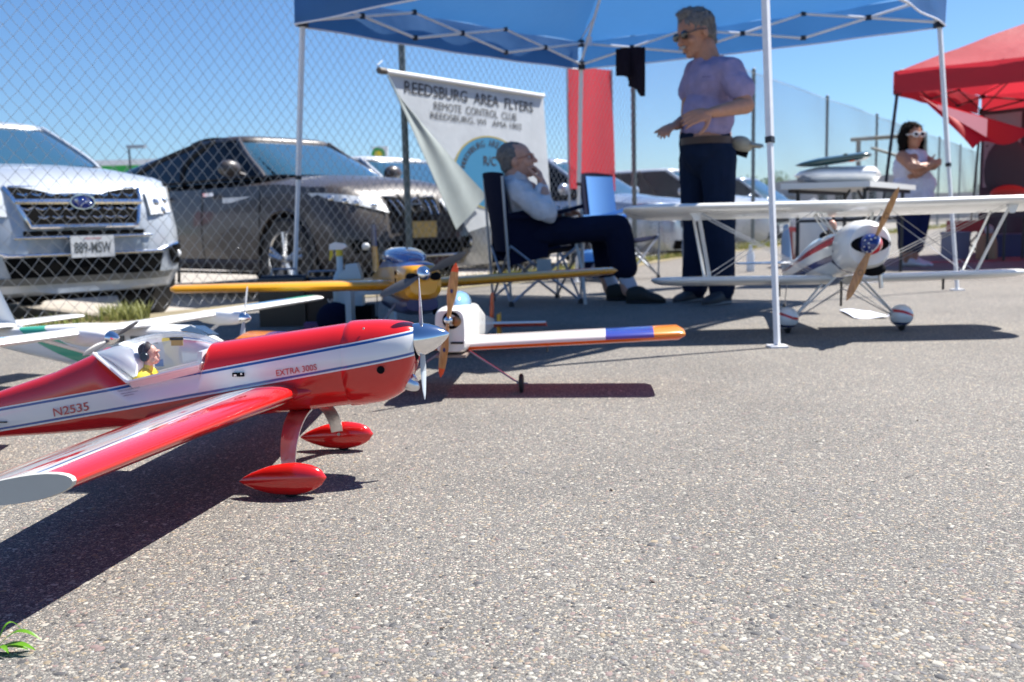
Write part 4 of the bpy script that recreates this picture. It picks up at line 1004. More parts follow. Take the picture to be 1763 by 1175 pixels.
# ================================================================== FURNITURE
m_navyf = mat('navy_canvas', (.006, .009, .028), .9, spec=.1, bump=.3, bscale=40)
m_bluef = mat('blue_canvas', (.06, .20, .62), .7, vary=.1, vscale=6, transl=.2)
m_ltblue = mat('light_blue_canvas', (.16, .42, .85), .7, transl=.25)
m_greytube = mat('grey_tube', (.30, .33, .38), .35, metal=.6)
def camp_chair(loc, rz, label, fab, fab2, armf, backh=.92, w=.52):
    """folding canvas armchair facing +x"""
    t = thing('folding_chair', label, 'camping chair', loc, rz, None); h = w / 2
    b = MB(); P = []
    for u in np.linspace(0, 1, 12): P.append([Vector((.24 - .46 * u, h * v_ * .94, .40 - .05 * u - .045 * (1 - v_ * v_))) for v_ in np.linspace(-1, 1, 11)])
    b.grid(P, th=.012).build('seat', fab, t, angle=60)
    b = MB(); P = []
    for u in np.linspace(0, 1, 14): P.append([Vector((-.20 - .07 * u - .05 * (1 - v_ * v_), h * v_ * (.96 + .02 * u), .36 + (backh - .36) * u + (.02 if u > .9 else 0) * (1 - v_ * v_))) for v_ in np.linspace(-1, 1, 11)])
    bk = b.grid(P, th=.014).build('backrest', fab, t, angle=60)
    if fab2 is not None:
        P = [[p + Vector((.012, 0, 0)) for p in [Vector((-.20 - .07 * u - .05 * (1 - v_ * v_), h * v_ * (.96 + .02 * u), .36 + (backh - .36) * u)) for v_ in np.linspace(-.55, .95, 8)]] for u in np.linspace(.0, .97, 10)]
        MB().grid(P, th=.004).build('back_panel', fab2, bk)
    for sg in (-1, 1):
        P = [[Vector((.26 - .50 * u, sg * h + .035 * v_, .66 - .06 * u - .02 * math.sin(pi * u) - .004 * abs(v_))) for v_ in (-1, 0, 1)] for u in np.linspace(0, 1, 8)]
        MB().grid(P, th=.022).build('armrest', armf, t)
        if armf is fab: MB().grid([[Vector((.02 - .26 * u, sg * (h - .012), .66 - .34 * v_ - .05 * u)) for v_ in np.linspace(0, 1, 6)] for u in np.linspace(0, 1, 6)], th=.006).build('side_panel', fab, t)
        for (a, b2) in (((.26, sg * h, .62), (.24, sg * h, .02)), ((-.24, sg * h, .02), (-.28, sg * h, backh - .02)), ((.24, sg * h, .02), (-.24, sg * h, .40)), ((-.24, sg * h, .02), (.24, sg * h, .40))):
            MB().tube([a, b2], .009, 8).build('frame_tube', m_greytube, t)
    for x_ in (.24, -.24):
        for sg in (-1, 1):
            MB().tube([(x_, sg * h, .02), (x_, -sg * h, .39)], .009, 8).build('frame_tube', m_greytube, t)
            MB().lathe((x_, sg * h, 0), (0, 0, 1), [(0, .018), (.02, .018), (.035, .013)], 10).build('rubber_foot', m_black, t)
    return t
ch1 = camp_chair(at(922, 515, 6.50).xy.to_3d(), math.radians(14), 'navy folding chair in which the man in the white shirt sits', m_navyf, None, m_navyf, .87, .54)
MB().box((-.02, -.30, .26), (.10, .006, .095)).build('care_label', mat('label_grey', (.32, .36, .37), .6), ch1)
ch2 = camp_chair(Vector((gnd(1080, 478).x - .08, gnd(1080, 478).y - .2, 0)), math.radians(-42), 'empty blue folding chair standing behind the seated man\'s knees', m_navyf, m_ltblue, m_ltblue, .98, .52)
bg_o = gnd(1018, 478)
bg1 = thing('tote_bag', 'pale blue and navy bag standing under the empty blue chair', 'bag', bg_o)
b = MB(); b.rings([supersec(0, .11, 0, .02, 16)] and [[Vector((.15 * r * math.copysign(abs(math.cos(a)) ** .6, math.cos(a)), .07 * r * math.sin(a), z)) for a in np.linspace(0, 2 * pi, 18)[:-1]] for z, r in ((0, .9), (.02, 1), (.15, .98), (.24, .8), (.27, .4))]).build('bag_body', m_ltblue, bg1)
MB().box((0, -.073, .08), (.31, .02, .15)).build('bag_pocket', m_navyf, bg1)
MB().tube([(-.05, 0, .26), (-.04, 0, .33), (.04, 0, .33), (.05, 0, .26)], .008, 6).build('handle', m_navyf, bg1)

# folding table
m_tab = mat('white_moulded_plastic', (.74, .75, .73), .45, bump=.1)
ta, tb, tc = Vector((2.15, 7.52, .80)), Vector((2.80, 7.37, .80)), Vector((3.83, 8.95, .80)); td = ta + tc - tb; tcen = (ta + tb + tc + td) / 4; to = Vector((tcen.x, tcen.y, 0))
tbl = thing('folding_table', 'white folding table holding model wings behind the biplane', 'table', to)
b = MB(); e1 = (tb - ta); e2 = (tc - tb); pl = []
for (u, v_) in ((0, 0), (1, 0), (1, 1), (0, 1)): pl.append(ta + e1 * u + e2 * v_ - to)
b.add([p for p in pl] + [p - Vector((0, 0, .045)) for p in pl], [(0, 1, 2, 3), (7, 6, 5, 4), (0, 4, 5, 1), (1, 5, 6, 2), (2, 6, 7, 3), (3, 7, 4, 0)]).build('tabletop', m_tab, tbl, smooth=False)
for v_ in (.1, .9):
    for u in (.12, .88):
        p = ta + e1 * u + e2 * v_ - to; MB().tube([p - Vector((0, 0, .05)), Vector((p.x, p.y, 0))], .016, 8).build('leg', m_bframe, tbl)
    p, q = ta + e1 * .12 + e2 * v_ - to, ta + e1 * .88 + e2 * v_ - to
    MB().tube([p - Vector((0, 0, .3)), q - Vector((0, 0, .3))], .012, 8).build('leg_brace', m_bframe, tbl)
    m2 = ta + e1 * .5 + e2 * (.1 if v_ < .5 else .9) - to; n2 = ta + e1 * .5 + e2 * (.42 if v_ < .5 else .58) - to
    MB().tube([m2 - Vector((0, 0, .32)), n2 - Vector((0, 0, .05))], .012, 8).build('folding_brace', m_bframe, tbl)
for u in (.06, .94): p, q = ta + e1 * u + e2 * .05 - to, ta + e1 * u + e2 * .95 - to; MB().box((p + q) / 2 - Vector((0, 0, .06)), ((q - p).length, .02, .03), rot=R3('Z', math.atan2(e2.y, e2.x))).build('side_rail', m_bframe, tbl)
# things on the table
def laid(name, label, cat, ax0, ax1, z0, w, h, m, tilt=0, nose=.3):
    o = (ax0 + ax1) / 2; o.z = z0; t = thing(name, label, cat, o); d = (ax1 - ax0); L = d.length; d.normalize(); s = Vector((-d.y, d.x, 0)); R = []
    for u in np.linspace(0, 1, 14):
        r = min(1, (u / nose)) ** .5 if u < nose else (1 if u < .9 else math.sqrt(max(.02, 1 - ((u - .9) / .1) ** 2)))
        R.append([d * (L * (u - .5)) + s * (w * r * math.cos(a)) + Vector((0, 0, h * (.5 + r * .5 * math.sin(a)) + tilt * u)) for a in np.linspace(0, 2 * pi, 18)[:-1]])
    MB().rings(R).build('body', m, t, angle=60); return t
m_teal = mat('dark_green_film', (.008, .04, .04), .3, coat=.6)
laid('model_wing', 'white rounded model wing panel lying lowest on the folding table', 'model wing', at(1366, 302, 8.2), at(1517, 300, 8.0), .801, .24, .15, m_white)
laid('wing_bag', 'grey padded cover lying at the left under the wings on the table', 'cover', at(1372, 308, 8.15), at(1440, 306, 8.1), .802, .14, .10, mat('grey_padding', (.25, .27, .29), .8), nose=.1)
laid('model_fuselage', 'dark green glossy model part leaning on top of the white wing', 'model part', at(1368, 292, 8.1), at(1500, 284, 8.0), .94, .15, .07, m_teal, .05)
t = thing('model_pilot', 'small orange and black knob on top of the dark green model part', 'model part', at(1466, 277, 7.95)); MB().ell((0, 0, .02), (.04, .03, .03)).build('hatch', mat('orange_film'), t); MB().ell((-.05, 0, .03), (.03, .02, .03)).build('knob', m_dark, t)

# paper sheet
ps = [gnd(1445, 536), gnd(1498, 536), gnd(1530, 549), gnd(1470, 549)]
po = sum(ps, Vector()) / 4
pp = MB(); P = [[ps[0].lerp(ps[1], u).lerp(ps[3].lerp(ps[2], u), v_) - po + Vector((0, 0, .006 + .006 * math.sin(u * 5 + v_ * 3))) for u in np.linspace(0, 1, 8)] for v_ in np.linspace(0, 1, 6)]
pa = pp.grid(P, th=.0006).build('paper_sheet', mat('bluish_paper', (.68, .72, .85), .7)); pa.location = po; tag(pa, 'sheet of white paper lying on the asphalt between the biplane wheels', 'paper')

# spray bottle, jug, boxes behind the yellow wing
def spray(loc):
    t = thing('spray_bottle', 'white spray bottle with a yellow trigger and collar behind the yellow wing', 'spray bottle', loc)
    MB().rings([[Vector((.045 * r * math.cos(a), .03 * r * math.sin(a), z)) for a in np.linspace(0, 2 * pi, 20)[:-1]] for z, r in ((0, .9), (.01, 1), (.12, 1), (.16, .8), (.19, .42), (.27, .40))]).build('bottle', mat('pale_blue_white_plastic', (.55, .68, .75), .4, transl=.2), t)
    MB().lathe((0, 0, .27), (0, 0, 1), [(0, .02), (.035, .018)], 16).build('collar', mat('yellow_plastic', (.75, .55, .03), .4), t)
    MB().prism([(-.055, .0), (-.05, .03), (-.02, .042), (.03, .032), (.045, .015), (.02, 0)], .026, 0, (0, 0, .305), (1, 0, 0), (0, 0, 1)).build('spray_head', m_white, t)
    MB().prism([(-.05, .01), (-.04, .012), (-.035, -.03), (-.052, -.06), (-.056, -.06)], .012, 0, (0, 0, .305), (1, 0, 0), (0, 0, 1)).build('trigger', mat('yellow_plastic'), t)
sb = at(586, 478, 5.3); spray((sb.x, sb.y, .10 + .02))
jg = thing('plastic_jug', 'white plastic panel shaped jug beside the spray bottle', 'jug', (at(600, 480, 5.2).x, 5.2, .0))
MB().prism([(-.06, .12), (-.055, .30), (-.02, .32), (-.015, .345), (.045, .35), (.065, .29), (.07, .12)], .10, 0, (.01, 0, 0), (1, 0, 0), (0, 0, 1)).build('jug_body', mat('pale_blue_white_plastic'), jg)
MB().box((0, 0, .06), (.26, .14, .12)).build('stand', m_dark, jg)
def fieldbox(loc, sz, label, rz=0):
    t = thing('field_box', label, 'box', loc, rz); MB().box((0, 0, sz[2] / 2), sz).build('case', m_blackgl, t)
    MB().lathe((-sz[0] / 2, 0, sz[2] * .95), (1, 0, 0), [(0, .03), (sz[0], .03)], 14).build('rounded_lid', m_blackgl, t)
    lettering('VS', (sz[0] * .1, -sz[1] / 2 - .002, sz[2] * .45), (1, 0, 0), (0, 0, 1), .05, m_white, t, bold=.03)
    MB().tube([(-sz[0] * .3, 0, sz[2]), (-sz[0] * .25, 0, sz[2] + .05), (sz[0] * .25, 0, sz[2] + .05), (sz[0] * .3, 0, sz[2])], .007, 6).build('handle', m_greytube, t)
fieldbox((at(490, 480, 5.4).x, 5.4, 0), (.26, .2, .27), 'black equipment box at the foot of the left tent leg')
fieldbox((at(555, 478, 5.45).x, 5.45, 0), (.30, .2, .25), 'black equipment box between the left tent leg and the spray bottle', .1)
st = thing('foam_stand', 'white plastic cradle under the yellow wing on the shaded asphalt', 'stand', (at(625, 505, 4.9).x, 4.9, 0))
MB().box((-.07, 0, .12), (.03, .12, .24)).box((.07, 0, .22), (.17, .12, .04)).box((.15, 0, .12), (.025, .12, .24)).build('cradle', mat('pale_blue_white_plastic'), st)
hh = thing('helmet', 'small dark blue and purple case on the ground below the yellow wing', 'case', (at(575, 510, 4.95).x, 4.95, 0)); MB().ell((0, 0, .07), (.10, .08, .09)).build('shell', m_navyf, hh); MB().box((-.12, 0, .03), (.08, .06, .05)).build('pouch', mat('violet_cloth', (.12, .06, .16), .8), hh)
bt = gnd(1292, 468); bt.z = 0
t = thing('water_bottle', 'clear plastic bottle standing on the verge by the fence post right of the standing man', 'bottle', bt); MB().lathe((0, 0, 0), (0, 0, 1), [(0, .038), (.02, .04), (.17, .04), (.22, .018), (.25, .016)], 16).build('bottle', mat('milky_plastic', (.6, .65, .72), .15, transl=.4), t); MB().lathe((0, 0, .25), (0, 0, 1), [(0, .019), (.02, .019), (.021, 0)], 12).build('bottle_cap', m_white, t)
# red cooler and chair behind biplane
rc = gnd(1392, 458)
t = thing('picnic_cooler', 'dark red cooler with a brighter red lid behind the biplane cabane struts', 'cooler', (rc.x, rc.y, 0)); MB().box((0, 0, .20), (.36, .28, .36)).build('tub', mat('dark_red_plastic', (.28, .01, .02), .4), t); MB().box((0, 0, .40), (.39, .31, .05)).build('lid', mat('bright_red_plastic', (.60, .03, .03), .35), t); MB().tube([(-.12, 0, .43), (-.1, 0, .49), (.1, 0, .49), (.12, 0, .43)], .01, 6).build('handle', m_white, t)
t = thing('plastic_bin', 'white rounded bin standing behind the red cooler and the biplane', 'bin', (at(1400, 390, 10.2).x, 10.2, 0)); MB().lathe((0, 0, 0), (0, 0, 1), [(0, .18), (.05, .2), (.5, .22), (.6, .20), (.66, .10), (.67, 0)], 20).build('tub', m_white, t); MB().tube([(-.1, 0, .66), (0, 0, .72), (.1, 0, .66)], .012, 6).build('handle', m_white, t)
# items in the red tent
bb_ = gnd(1698, 446)
t = thing('paper_sack', 'brown paper sack with a clear bag on top under the red tent', 'sack', (bb_.x, bb_.y, 0)); MB().rings([[Vector((r * .11 * math.copysign(abs(math.cos(a)) ** .7, math.cos(a)), .08 * r * math.sin(a), z)) for a in np.linspace(0, 2 * pi, 18)[:-1]] for z, r in ((0, 1), (.02, 1.08), (.18, 1.0), (.27, .80), (.29, .5))]).build('sack_body', mat('kraft_paper', (.42, .27, .16), .8, bump=.4, bscale=20), t); MB().ell((.02, 0, .33), (.05, .04, .06)).build('clear_bag', mat('milky_plastic'), t)
t = thing('storage_bin', 'blue grey storage bin left of the brown sack under the red tent', 'bin', (bb_.x - .22, bb_.y + .3, 0)); MB().box((0, 0, .14), (.20, .3, .28)).build('tub', mat('blue_grey_plastic', (.16, .20, .30), .5), t); MB().box((0, 0, .295), (.22, .32, .03)).build('lid', mat('blue_grey_plastic'), t)
t = thing('storage_bin', 'dark blue long bin right of the brown sack under the red tent', 'bin', (bb_.x + .55, bb_.y + .5, 0)); MB().box((0, 0, .12), (.62, .4, .24)).build('tub', mat('dark_blue_plastic', (.02, .03, .12), .5), t); MB().box((0, 0, .25), (.65, .43, .03)).build('lid', mat('dark_blue_plastic'), t)
rc2 = gnd(1660, 440)
t = thing('stool', 'small red folding stool by the back leg of the red tent', 'stool', (rc2.x, rc2.y, 0)); MB().box((0, 0, .36), (.34, .28, .14)).build('seat', mat('dark_red_plastic'), t)
for a in (-1, 1):
    MB().tube([(-.15 * a, -.12, 0), (.15 * a, -.12, .30)], .012, 8).build('leg', m_bframe, t); MB().tube([(-.15 * a, .12, 0), (.15 * a, .12, .30)], .012, 8).build('leg', m_bframe, t)
rc3 = at(1740, 340, 10.5)
t = thing('office_chair', 'dark high backed chair with a red cushion seen under the red tent', 'chair', (rc3.x, rc3.y, 0))
MB().ell((0, .1, .98), (.26, .07, .36)).build('backrest', mat('charcoal_cloth', (.06, .05, .06), .8), t); MB().box((0, -.1, .52), (.5, .45, .10)).build('seat', mat('charcoal_cloth'), t)
MB().ell((-.05, -.05, .72), (.20, .12, .10)).build('cushion', mat('orange_red_cushion', (.55, .05, .03), .7), t)
for a in (-1, 1):
    for c_ in (-1, 1): MB().tube([(.2 * a, -.1 + .18 * c_, 0), (.2 * a, -.1 + .18 * c_, .48)], .015, 8).build('leg', m_bframe, t)
rr_ = MB(); a_, b__ = gnd(1605, 453), gnd(1763, 449); P = [[a_.lerp(b__, u) + Vector((0, dy_, .004 + .004 * math.sin(u * 20))) for u in np.linspace(0, 1, 12)] for dy_ in (0, .12)]
o_ = rr_.grid(P, th=.003).build('ground_strip', mat('red_ground_cloth', (.45, .05, .05), .8)); tag(o_, 'thin red cloth strip lying on the ground along the front of the red tent', 'cloth strip')

# grass tuft front left
go = gnd(-8, 1122)
tf = thing('grass_tuft', 'bright green grass tuft with broad arching blades in the bottom left corner', 'grass', go)
m_lush = mat('fresh_green_blade', (.12, .30, .02), .4, vary=.2, vscale=60, transl=.3)
BL = [(.060, .004, .024, .004), (.062, -.016, .012, .0042), (.022, .03, .030, .0016), (.03, -.022, .010, .003), (-.02, -.02, .03, .003), (-.01, .02, .035, .003), (.048, -.008, .006, .003)]
for (dx, dy, hz, w) in BL:
    P = []
    for u in np.linspace(0, 1, 12):
        c_ = Vector((dx * u, dy * u, hz * math.sin(pi * min(1, u * .86)) + .002)); d_ = Vector((-dy, dx, 0)).normalized() * w * 1.35 * (math.sin(pi * (u * .93 + .06)) ** .7); P.append([c_ - d_ + Vector((0, 0, .0012)), c_, c_ + d_ + Vector((0, 0, .0012))])
    MB().grid(P).build('blade', m_lush, tf, angle=80)

# ================================================================== PARKED VEHICLES
m_cglass = mat('tinted_car_glass', (.004, .005, .006), .06, coat=.1, spec=.25)
m_wsglass = mat('windscreen_glass', (.03, .09, .13), .04, coat=1.0, spec=.9)
m_trim = mat('black_trim', (.012, .012, .014), .6, spec=.2)
m_lamp = mat('headlamp_lens', (.72, .75, .78), .2, metal=.0, coat=1)
m_rim = mat('alloy_rim', (.55, .56, .58), .22, metal=.9)
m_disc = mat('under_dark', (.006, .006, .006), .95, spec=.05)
def carpaint(name, col=(.5,.5,.5), metal=.55): return mat(name, col, .28, metal=metal, coat=1.0, vary=.03, vscale=3)
class Car:
    def __init__(s, label, loc, yaw, paint, L=4.6, W=1.80, H=1.70, hood=1.02, belt=1.06, wb=2.65, fo=.92, wr=.34, cowl=1.15, wstop=1.95, rooffrac=.83, cat='car', group='cars parked nose to the fence', zlow=.22, lean=None, full=True, mirror=True, rails=None, tail='hatch', rearp=1.3):
        s.W, s.L = W, L; s.t = thing('parked_car', label, cat, loc, yaw, group); s.paint = paint; t = s.t
        hw = W / 2
        s.xs = [0, .05, .14, .28, .48, .8, 1.3, 2.0, L * .6, L * .8, L - .35, L - .12, L - .03, L]
        s.hwv = [hw * .46, hw * .68, hw * .82, hw * .92, hw * .975, hw * .995, hw, hw, hw, hw, hw * .985, hw * .93, hw * .82, hw * .7]
        if cat == 'car' and tail == 'sedan': tb = belt + .02
        else: tb = belt + .04
        s.topx = [0, .05, .14, .30, .6, cowl, 2.0, L - .4, L - .1, L]; s.topz = [hood - .22, hood - .13, hood - .075, hood - .035, hood + .0, belt, belt, tb, tb - .05, tb - .22]
        s.lz = lean or ([.0, .25, .45, .62, .80, 1.0, 1.2], [.10, .05, .0, .005, .03, .12, .22])
        R = []
        xs = sorted(set(list(np.linspace(0, L, 46)) + s.xs)); s.zlow = zlow
        for xx in xs:
            w = cr(s.xs, s.hwv, xx); zt = cr(s.topx, s.topz, xx); zs = zt - .03 - .05 * min(1, xx / .5); zb = zlow + .03 * max(0, 1 - xx / .3) + .06 * max(0, 1 - (L - xx) / .4)
            pr_ = [(0, zb), (w * .6, zb), (w * .90, zb + .02), (w * .965, zb + .12), (w * .985, .42), (w, .60), (w, .74), (w * .975, .74 + (zs - .74) * .6), (w * .94, zs), (w * .86, zs + .028), (w * .55, zt + .006), (w * .25, zt + .02), (0, zt + .024)]
            fade = max(0, 1 - xx / 1.15) ** 1.5
            ring = [Vector((-(xx + np.interp(z, *s.lz) * fade), y, z)) for y, z in pr_] + [Vector((-(xx + np.interp(z, *s.lz) * fade), -y, z)) for y, z in pr_[-2:0:-1]]
            R.append(ring)
        b = MB(); b.rings(R); me = b.mesh('body', True, 40); ob = bpy.data.objects.new('body', me); COL.objects.link(ob)
        s.wx = (-(fo), -(fo + wb)); cut = MB()
        for wx in s.wx: cut.lathe((wx, -W, wr + .02), (0, 1, 0), [(0, wr + .055), (2 * W, wr + .055)], 36)
        cme = cut.mesh('cut', False); co = bpy.data.objects.new('cut', cme); COL.objects.link(co)
        md = ob.modifiers.new('b', 'BOOLEAN'); md.operation = 'DIFFERENCE'; md.solver = 'EXACT'; md.object = co
        nm = evalmesh(ob); bpy.data.objects.remove(ob); bpy.data.objects.remove(co)
        nm.materials.clear(); nm.materials.append(paint); nm.polygons.foreach_set('material_index', [0] * len(nm.polygons)); nm.polygons.foreach_set('use_smooth', [True] * len(nm.polygons)); nm.set_sharp_from_angle(angle=math.radians(35))
        s.body = bpy.data.objects.new('body', nm); COL.objects.link(s.body); s.body.parent = t
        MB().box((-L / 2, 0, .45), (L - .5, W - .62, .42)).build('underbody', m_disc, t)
        # wheel arch lips and wheels
        for wx in s.wx:
            for sg in (-1, 1):
                MB().tube([Vector((wx + (wr + .052) * math.cos(a), sg * (hw - .012), wr + .02 + (wr + .052) * math.sin(a))) for a in np.linspace(-.25, pi + .25, 24)], .014, 6).build('arch_lip', m_trim if cat == 'suv' and paint.name.startswith('silver') else paint, t)
                s.wheel((wx, sg * (hw - .115), wr), wr, .22, sg)
        # glasshouse
        n = 40; G = []; xf0, xf1 = cowl - .02, wstop; xr0, xr1 = (L - .10, L * rooffrac + .05) if tail == 'hatch' else (L - .85, L * rooffrac - .12)
        hb, hr = hw * .90, hw * .70; s.hb, s.hr = hb, hr
        def loop(z):
            u = max(0.0, (z - belt) / (H - .07 - belt)); xf = xf0 + (xf1 - xf0) * u ** 1.1; xr = xr0 + (xr1 - xr0) * u ** rearp; h_ = hb + (hr - hb) * u ** 1.25; xc, a_ = (xf + xr) / 2, (xr - xf) / 2
            return [Vector((-(xc - a_ * math.copysign(abs(math.cos(t_)) ** (.42), math.cos(t_))), h_ * math.copysign(abs(math.sin(t_)) ** .42, math.sin(t_)), z)) for t_ in [2 * pi * k / n for k in range(n)]]
        s.loop = loop
        for z in np.linspace(belt - .02, H - .07, 9): G.append(loop(z))
        MB().rings(G).build('window_glass', m_cglass, t, angle=50)
        top = loop(H - .075); cx_ = sum((p.x for p in top)) / n; R2 = []
        for k_, dz in ((1.012, 0), (1.0, .022), (.965, .045), (.85, .064), (.55, .074), (.02, .078)): R2.append([Vector((cx_ + (p.x - cx_) * k_, p.y * k_, H - .078 + dz)) for p in top])
        MB().rings(R2).build('roof', paint, t, angle=60)
        # windscreen pane
        def gp(y, z, off=.006):
            u = max(0.0, (z - belt) / (H - .07 - belt)); xf = xf0 + (xf1 - xf0) * u ** 1.1; xr = xr0 + (xr1 - xr0) * u ** rearp; h_ = hb + (hr - hb) * u ** 1.25; v_ = min(.999, abs(y) / h_); ct = (1 - v_ ** (2 / .42)) ** .5; ct = ct ** .42
            return Vector((-((xf + xr) / 2 - (xr - xf) / 2 * ct) + off, y, z + off * .6))
        P = [[gp(.855 * q * (hb + (hr - hb) * (u * (H - .10 - belt) / (H - .07 - belt)) ** 1.25), belt + .02 + (H - .10 - belt) * u) for q in np.linspace(-1, 1, 15)] for u in np.linspace(0, .95, 8)]
        MB().grid(P).build('windscreen', m_wsglass, t)
        for sg in (-1, 1):
            zz = np.linspace(belt - .01, H - .065, 8)
            pts = [gp(sg * (hb + (hr - hb) * max(0.0, (z - belt) / (H - .07 - belt)) ** 1.25) * .875, z, .012) for z in zz]; MB().tube(pts, .027, 6).build('a_pillar', paint, t)
            for fr, nmp in ((.40, 'b_pillar'), (.69, 'c_pillar')):
                pts = []
                for z in zz:
                    lp = loop(min(z, H - .071)); u = max(0.0, (z - belt) / (H - .07 - belt)); xf = xf0 + (xf1 - xf0) * u ** 1.1; xr = xr0 + (xr1 - xr0) * u ** rearp; h_ = hb + (hr - hb) * u ** 1.25
                    pts.append(Vector((-(xf + (xr - xf) * fr), sg * (h_ + .004), z)))
                MB().tube(pts, .028, 6, flat=.6).build(nmp, m_trim, t)
            pts = [Vector((p.x, p.y * 1.01, belt + .015)) for p in loop(belt)[(3 if sg > 0 else 23):(18 if sg > 0 else 38)]]; MB().tube(pts, .012, 5).build('window_trim', m_chrome if rails == 'chrome' else m_trim, t)
            if rails:
                tp = [p for p in loop(H - .08) if p.y * sg > hr * .9]; tp.sort(key=lambda p: -p.x); MB().tube([Vector((tp[0].x - .05, sg * hr * .90, H - .055))] + [Vector((tp[0].x + (tp[-1].x - tp[0].x) * u, sg * hr * .95, H - .022 - .05 * (2 * u - 1) ** 2)) for u in np.linspace(.1, .9, 6)] + [Vector((tp[-1].x + .02, sg * hr * .9, H - .055))], .014, 6).build('roof_rail', m_trim if rails != 'chrome' else m_alu, t)
            if mirror:
                mo = MB(); mo.ell((-(cowl + .42), sg * (hw + .10), belt + .09), (.075, .12, .085)); mo.tube([(-(cowl + .42), sg * (hw * .93), belt + .03), (-(cowl + .42), sg * (hw + .03), belt + .06)], .02, 6); mo.build('door_mirror', paint, t)
            # door seams and handles, sill strip
            for xx in (cowl + .12, cowl + 1.18, cowl + 2.1): MB().tube([Vector((-xx, sg * (cr(s.xs, s.hwv, xx) * k_ + .001), z)) for z, k_ in ((.30, .975), (.6, 1.0), (.8, 1.0), (belt - .04, .955))], .004, 4).build('door_seam', m_disc, t)
            for xx in (cowl + .98, cowl + 1.95): MB().box((-xx, sg * (hw + .008), belt - .14), (.20, .03, .035)).build('door_handle', m_chrome, t)
            MB().tube([Vector((-xx, sg * (hw * .975), .30)) for xx in np.linspace(cowl + .2, cowl + 2.0, 6)], .012, 5).build('sill_strip', m_chrome, t)
            MB().prism([(-(L - .12), .88), (-(L - .45), .98), (-(L - .40), belt), (-(L - .06), belt)], .06, 0, (0, sg * hw * .955, 0), (1, 0, 0), (0, 0, 1)).build('tail_light', mat('tail_red', (.35, .01, .01), .2, coat=1), t)
    def wheel(s, c, r, w, sg):
        c = Vector(c); a = Vector((0, sg, 0)); t = MB().lathe(c - a * w / 2, a, [(0, r * .6), (0, r * .9), (.03, r), (w - .03, r), (w, r * .93), (w, r * .70), (w * .75, r * .68)], 32).build('wheel', m_black, s.t)
        f = c + a * (w / 2 - .008)
        MB().lathe(f, a, [(-.06, r * .69), (-.0, r * .71), (.004, r * .69), (-.004, r * .655), (-.09, r * .62)], 32).build('rim', m_rim, t)
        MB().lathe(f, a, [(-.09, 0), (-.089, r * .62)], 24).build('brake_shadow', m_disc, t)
        sp = MB()
        for k in range(5):
            for d_ in (-.13, .13):
                an = 2 * pi * k / 5 + .3; p0 = f + Vector((math.cos(an) * r * .10, 0, math.sin(an) * r * .10)); p1 = f + Vector((math.cos(an + d_) * r * .67, 0, math.sin(an + d_) * r * .67)); sp.tube([p0 + a * -.002, p1 - a * .01], [.030, .022], 6)
        sp.lathe(f, a, [(-.02, r * .17), (.004, r * .16), (.008, r * .10), (.008, 0)], 16); sp.build('spokes', m_rim, t)
    def fx(s, y, z, off=.01):
        """front surface point at lateral y, height z"""
        w0 = abs(y); kk = 1.0 if .5 < z < .8 else (.975 if z <= .5 else .96)
        xx = float(np.interp(w0 / kk, s.hwv[:8], s.xs[:8])) if w0 / kk > s.hwv[0] else 0.0
        fade = max(0, 1 - xx / 1.15) ** 1.5; zt = 0
        # follow the hood edge where the nose top drops
        x2 = 0
        for q in np.linspace(0, 1.2, 60):
            if cr(s.topx, s.topz, q) - .03 - .05 * min(1, q / .5) >= z: x2 = q; break
        xx = max(xx, x2); fade = max(0, 1 - xx / 1.15) ** 1.5
        return Vector((-(xx + float(np.interp(z, *s.lz)) * fade) + off, y, z))
    def patch(s, nm, pl, m, off=.010, n=10, th=.012, parent=None):
        """pl: four corners (y,z) laid on the nose"""
        A, B, C_, D = [Vector((p[0], p[1], 0)) for p in pl]; P = []
        for u in np.linspace(0, 1, n):
            P.append([(lambda q: s.fx(q.x, q.y, off))(A.lerp(B, v_).lerp(D.lerp(C_, v_), u)) for v_ in np.linspace(0, 1, n + 4)])
        return MB().grid(P, th=th).build(nm, m, parent or s.t, angle=50)
    def strip(s, nm, pts, r, m, off=.02, parent=None): return MB().tube([s.fx(y, z, off) for y, z in pts], r, 8).build(nm, m, parent or s.t)

def dense(pts, n=10):
    out = []
    for (a, b), (c, d) in zip(pts[:-1], pts[1:]):
        for t in np.linspace(0, 1, n, endpoint=False): out.append((a + (c - a) * t, b + (d - b) * t))
    return out + [pts[-1]]
# --- silver car, nearest on the left
fc = at(150, 400, 6.75); fc.z = LOT
c1 = Car('silver sport utility car with chrome grille nearest the camera on the left', fc, math.atan2(-.70, .72), mat('silver_metallic_paint', (.40, .44, .49), .36, metal=.25, coat=.6, vary=.05, vscale=3), L=4.6, W=1.78, H=1.71, hood=1.20, belt=1.24, wb=2.64, fo=.86, wr=.385, mirror=False, zlow=.27, cowl=1.15, wstop=2.05, cat='suv', rails='black')
_fx1 = c1.fx
c1.fx = lambda y, z, off=.01: _fx1(y, z + .17, off)
gr = c1.patch('grille', [(-.46, .86), (.46, .86), (.36, .60), (-.36, .60)], m_disc, .012)
for row, z in enumerate((.815, .715, .655)):
    for k in range(9):
        y = -.37 + k * .0925; w = .035
        if abs(y) > .42 - .25 * (.86 - z): continue
        c1.strip('grille_bar', dense([(y - w, z + .008), (y, z - .006), (y + w, z + .008)], 3), .007, m_chrome, .022, gr)
c1.strip('grille_surround', dense([(-.47, .87), (-.37, .595), (.37, .595), (.47, .87)], 8), .016, m_chrome, .018)
c1.strip('grille_crossbar', dense([(-.44, .765), (.44, .765)], 16), .021, m_chrome, .026)
c1.strip('hood_lip_chrome', dense([(-.44, .872), (.44, .872)], 16), .010, m_chrome, .014)
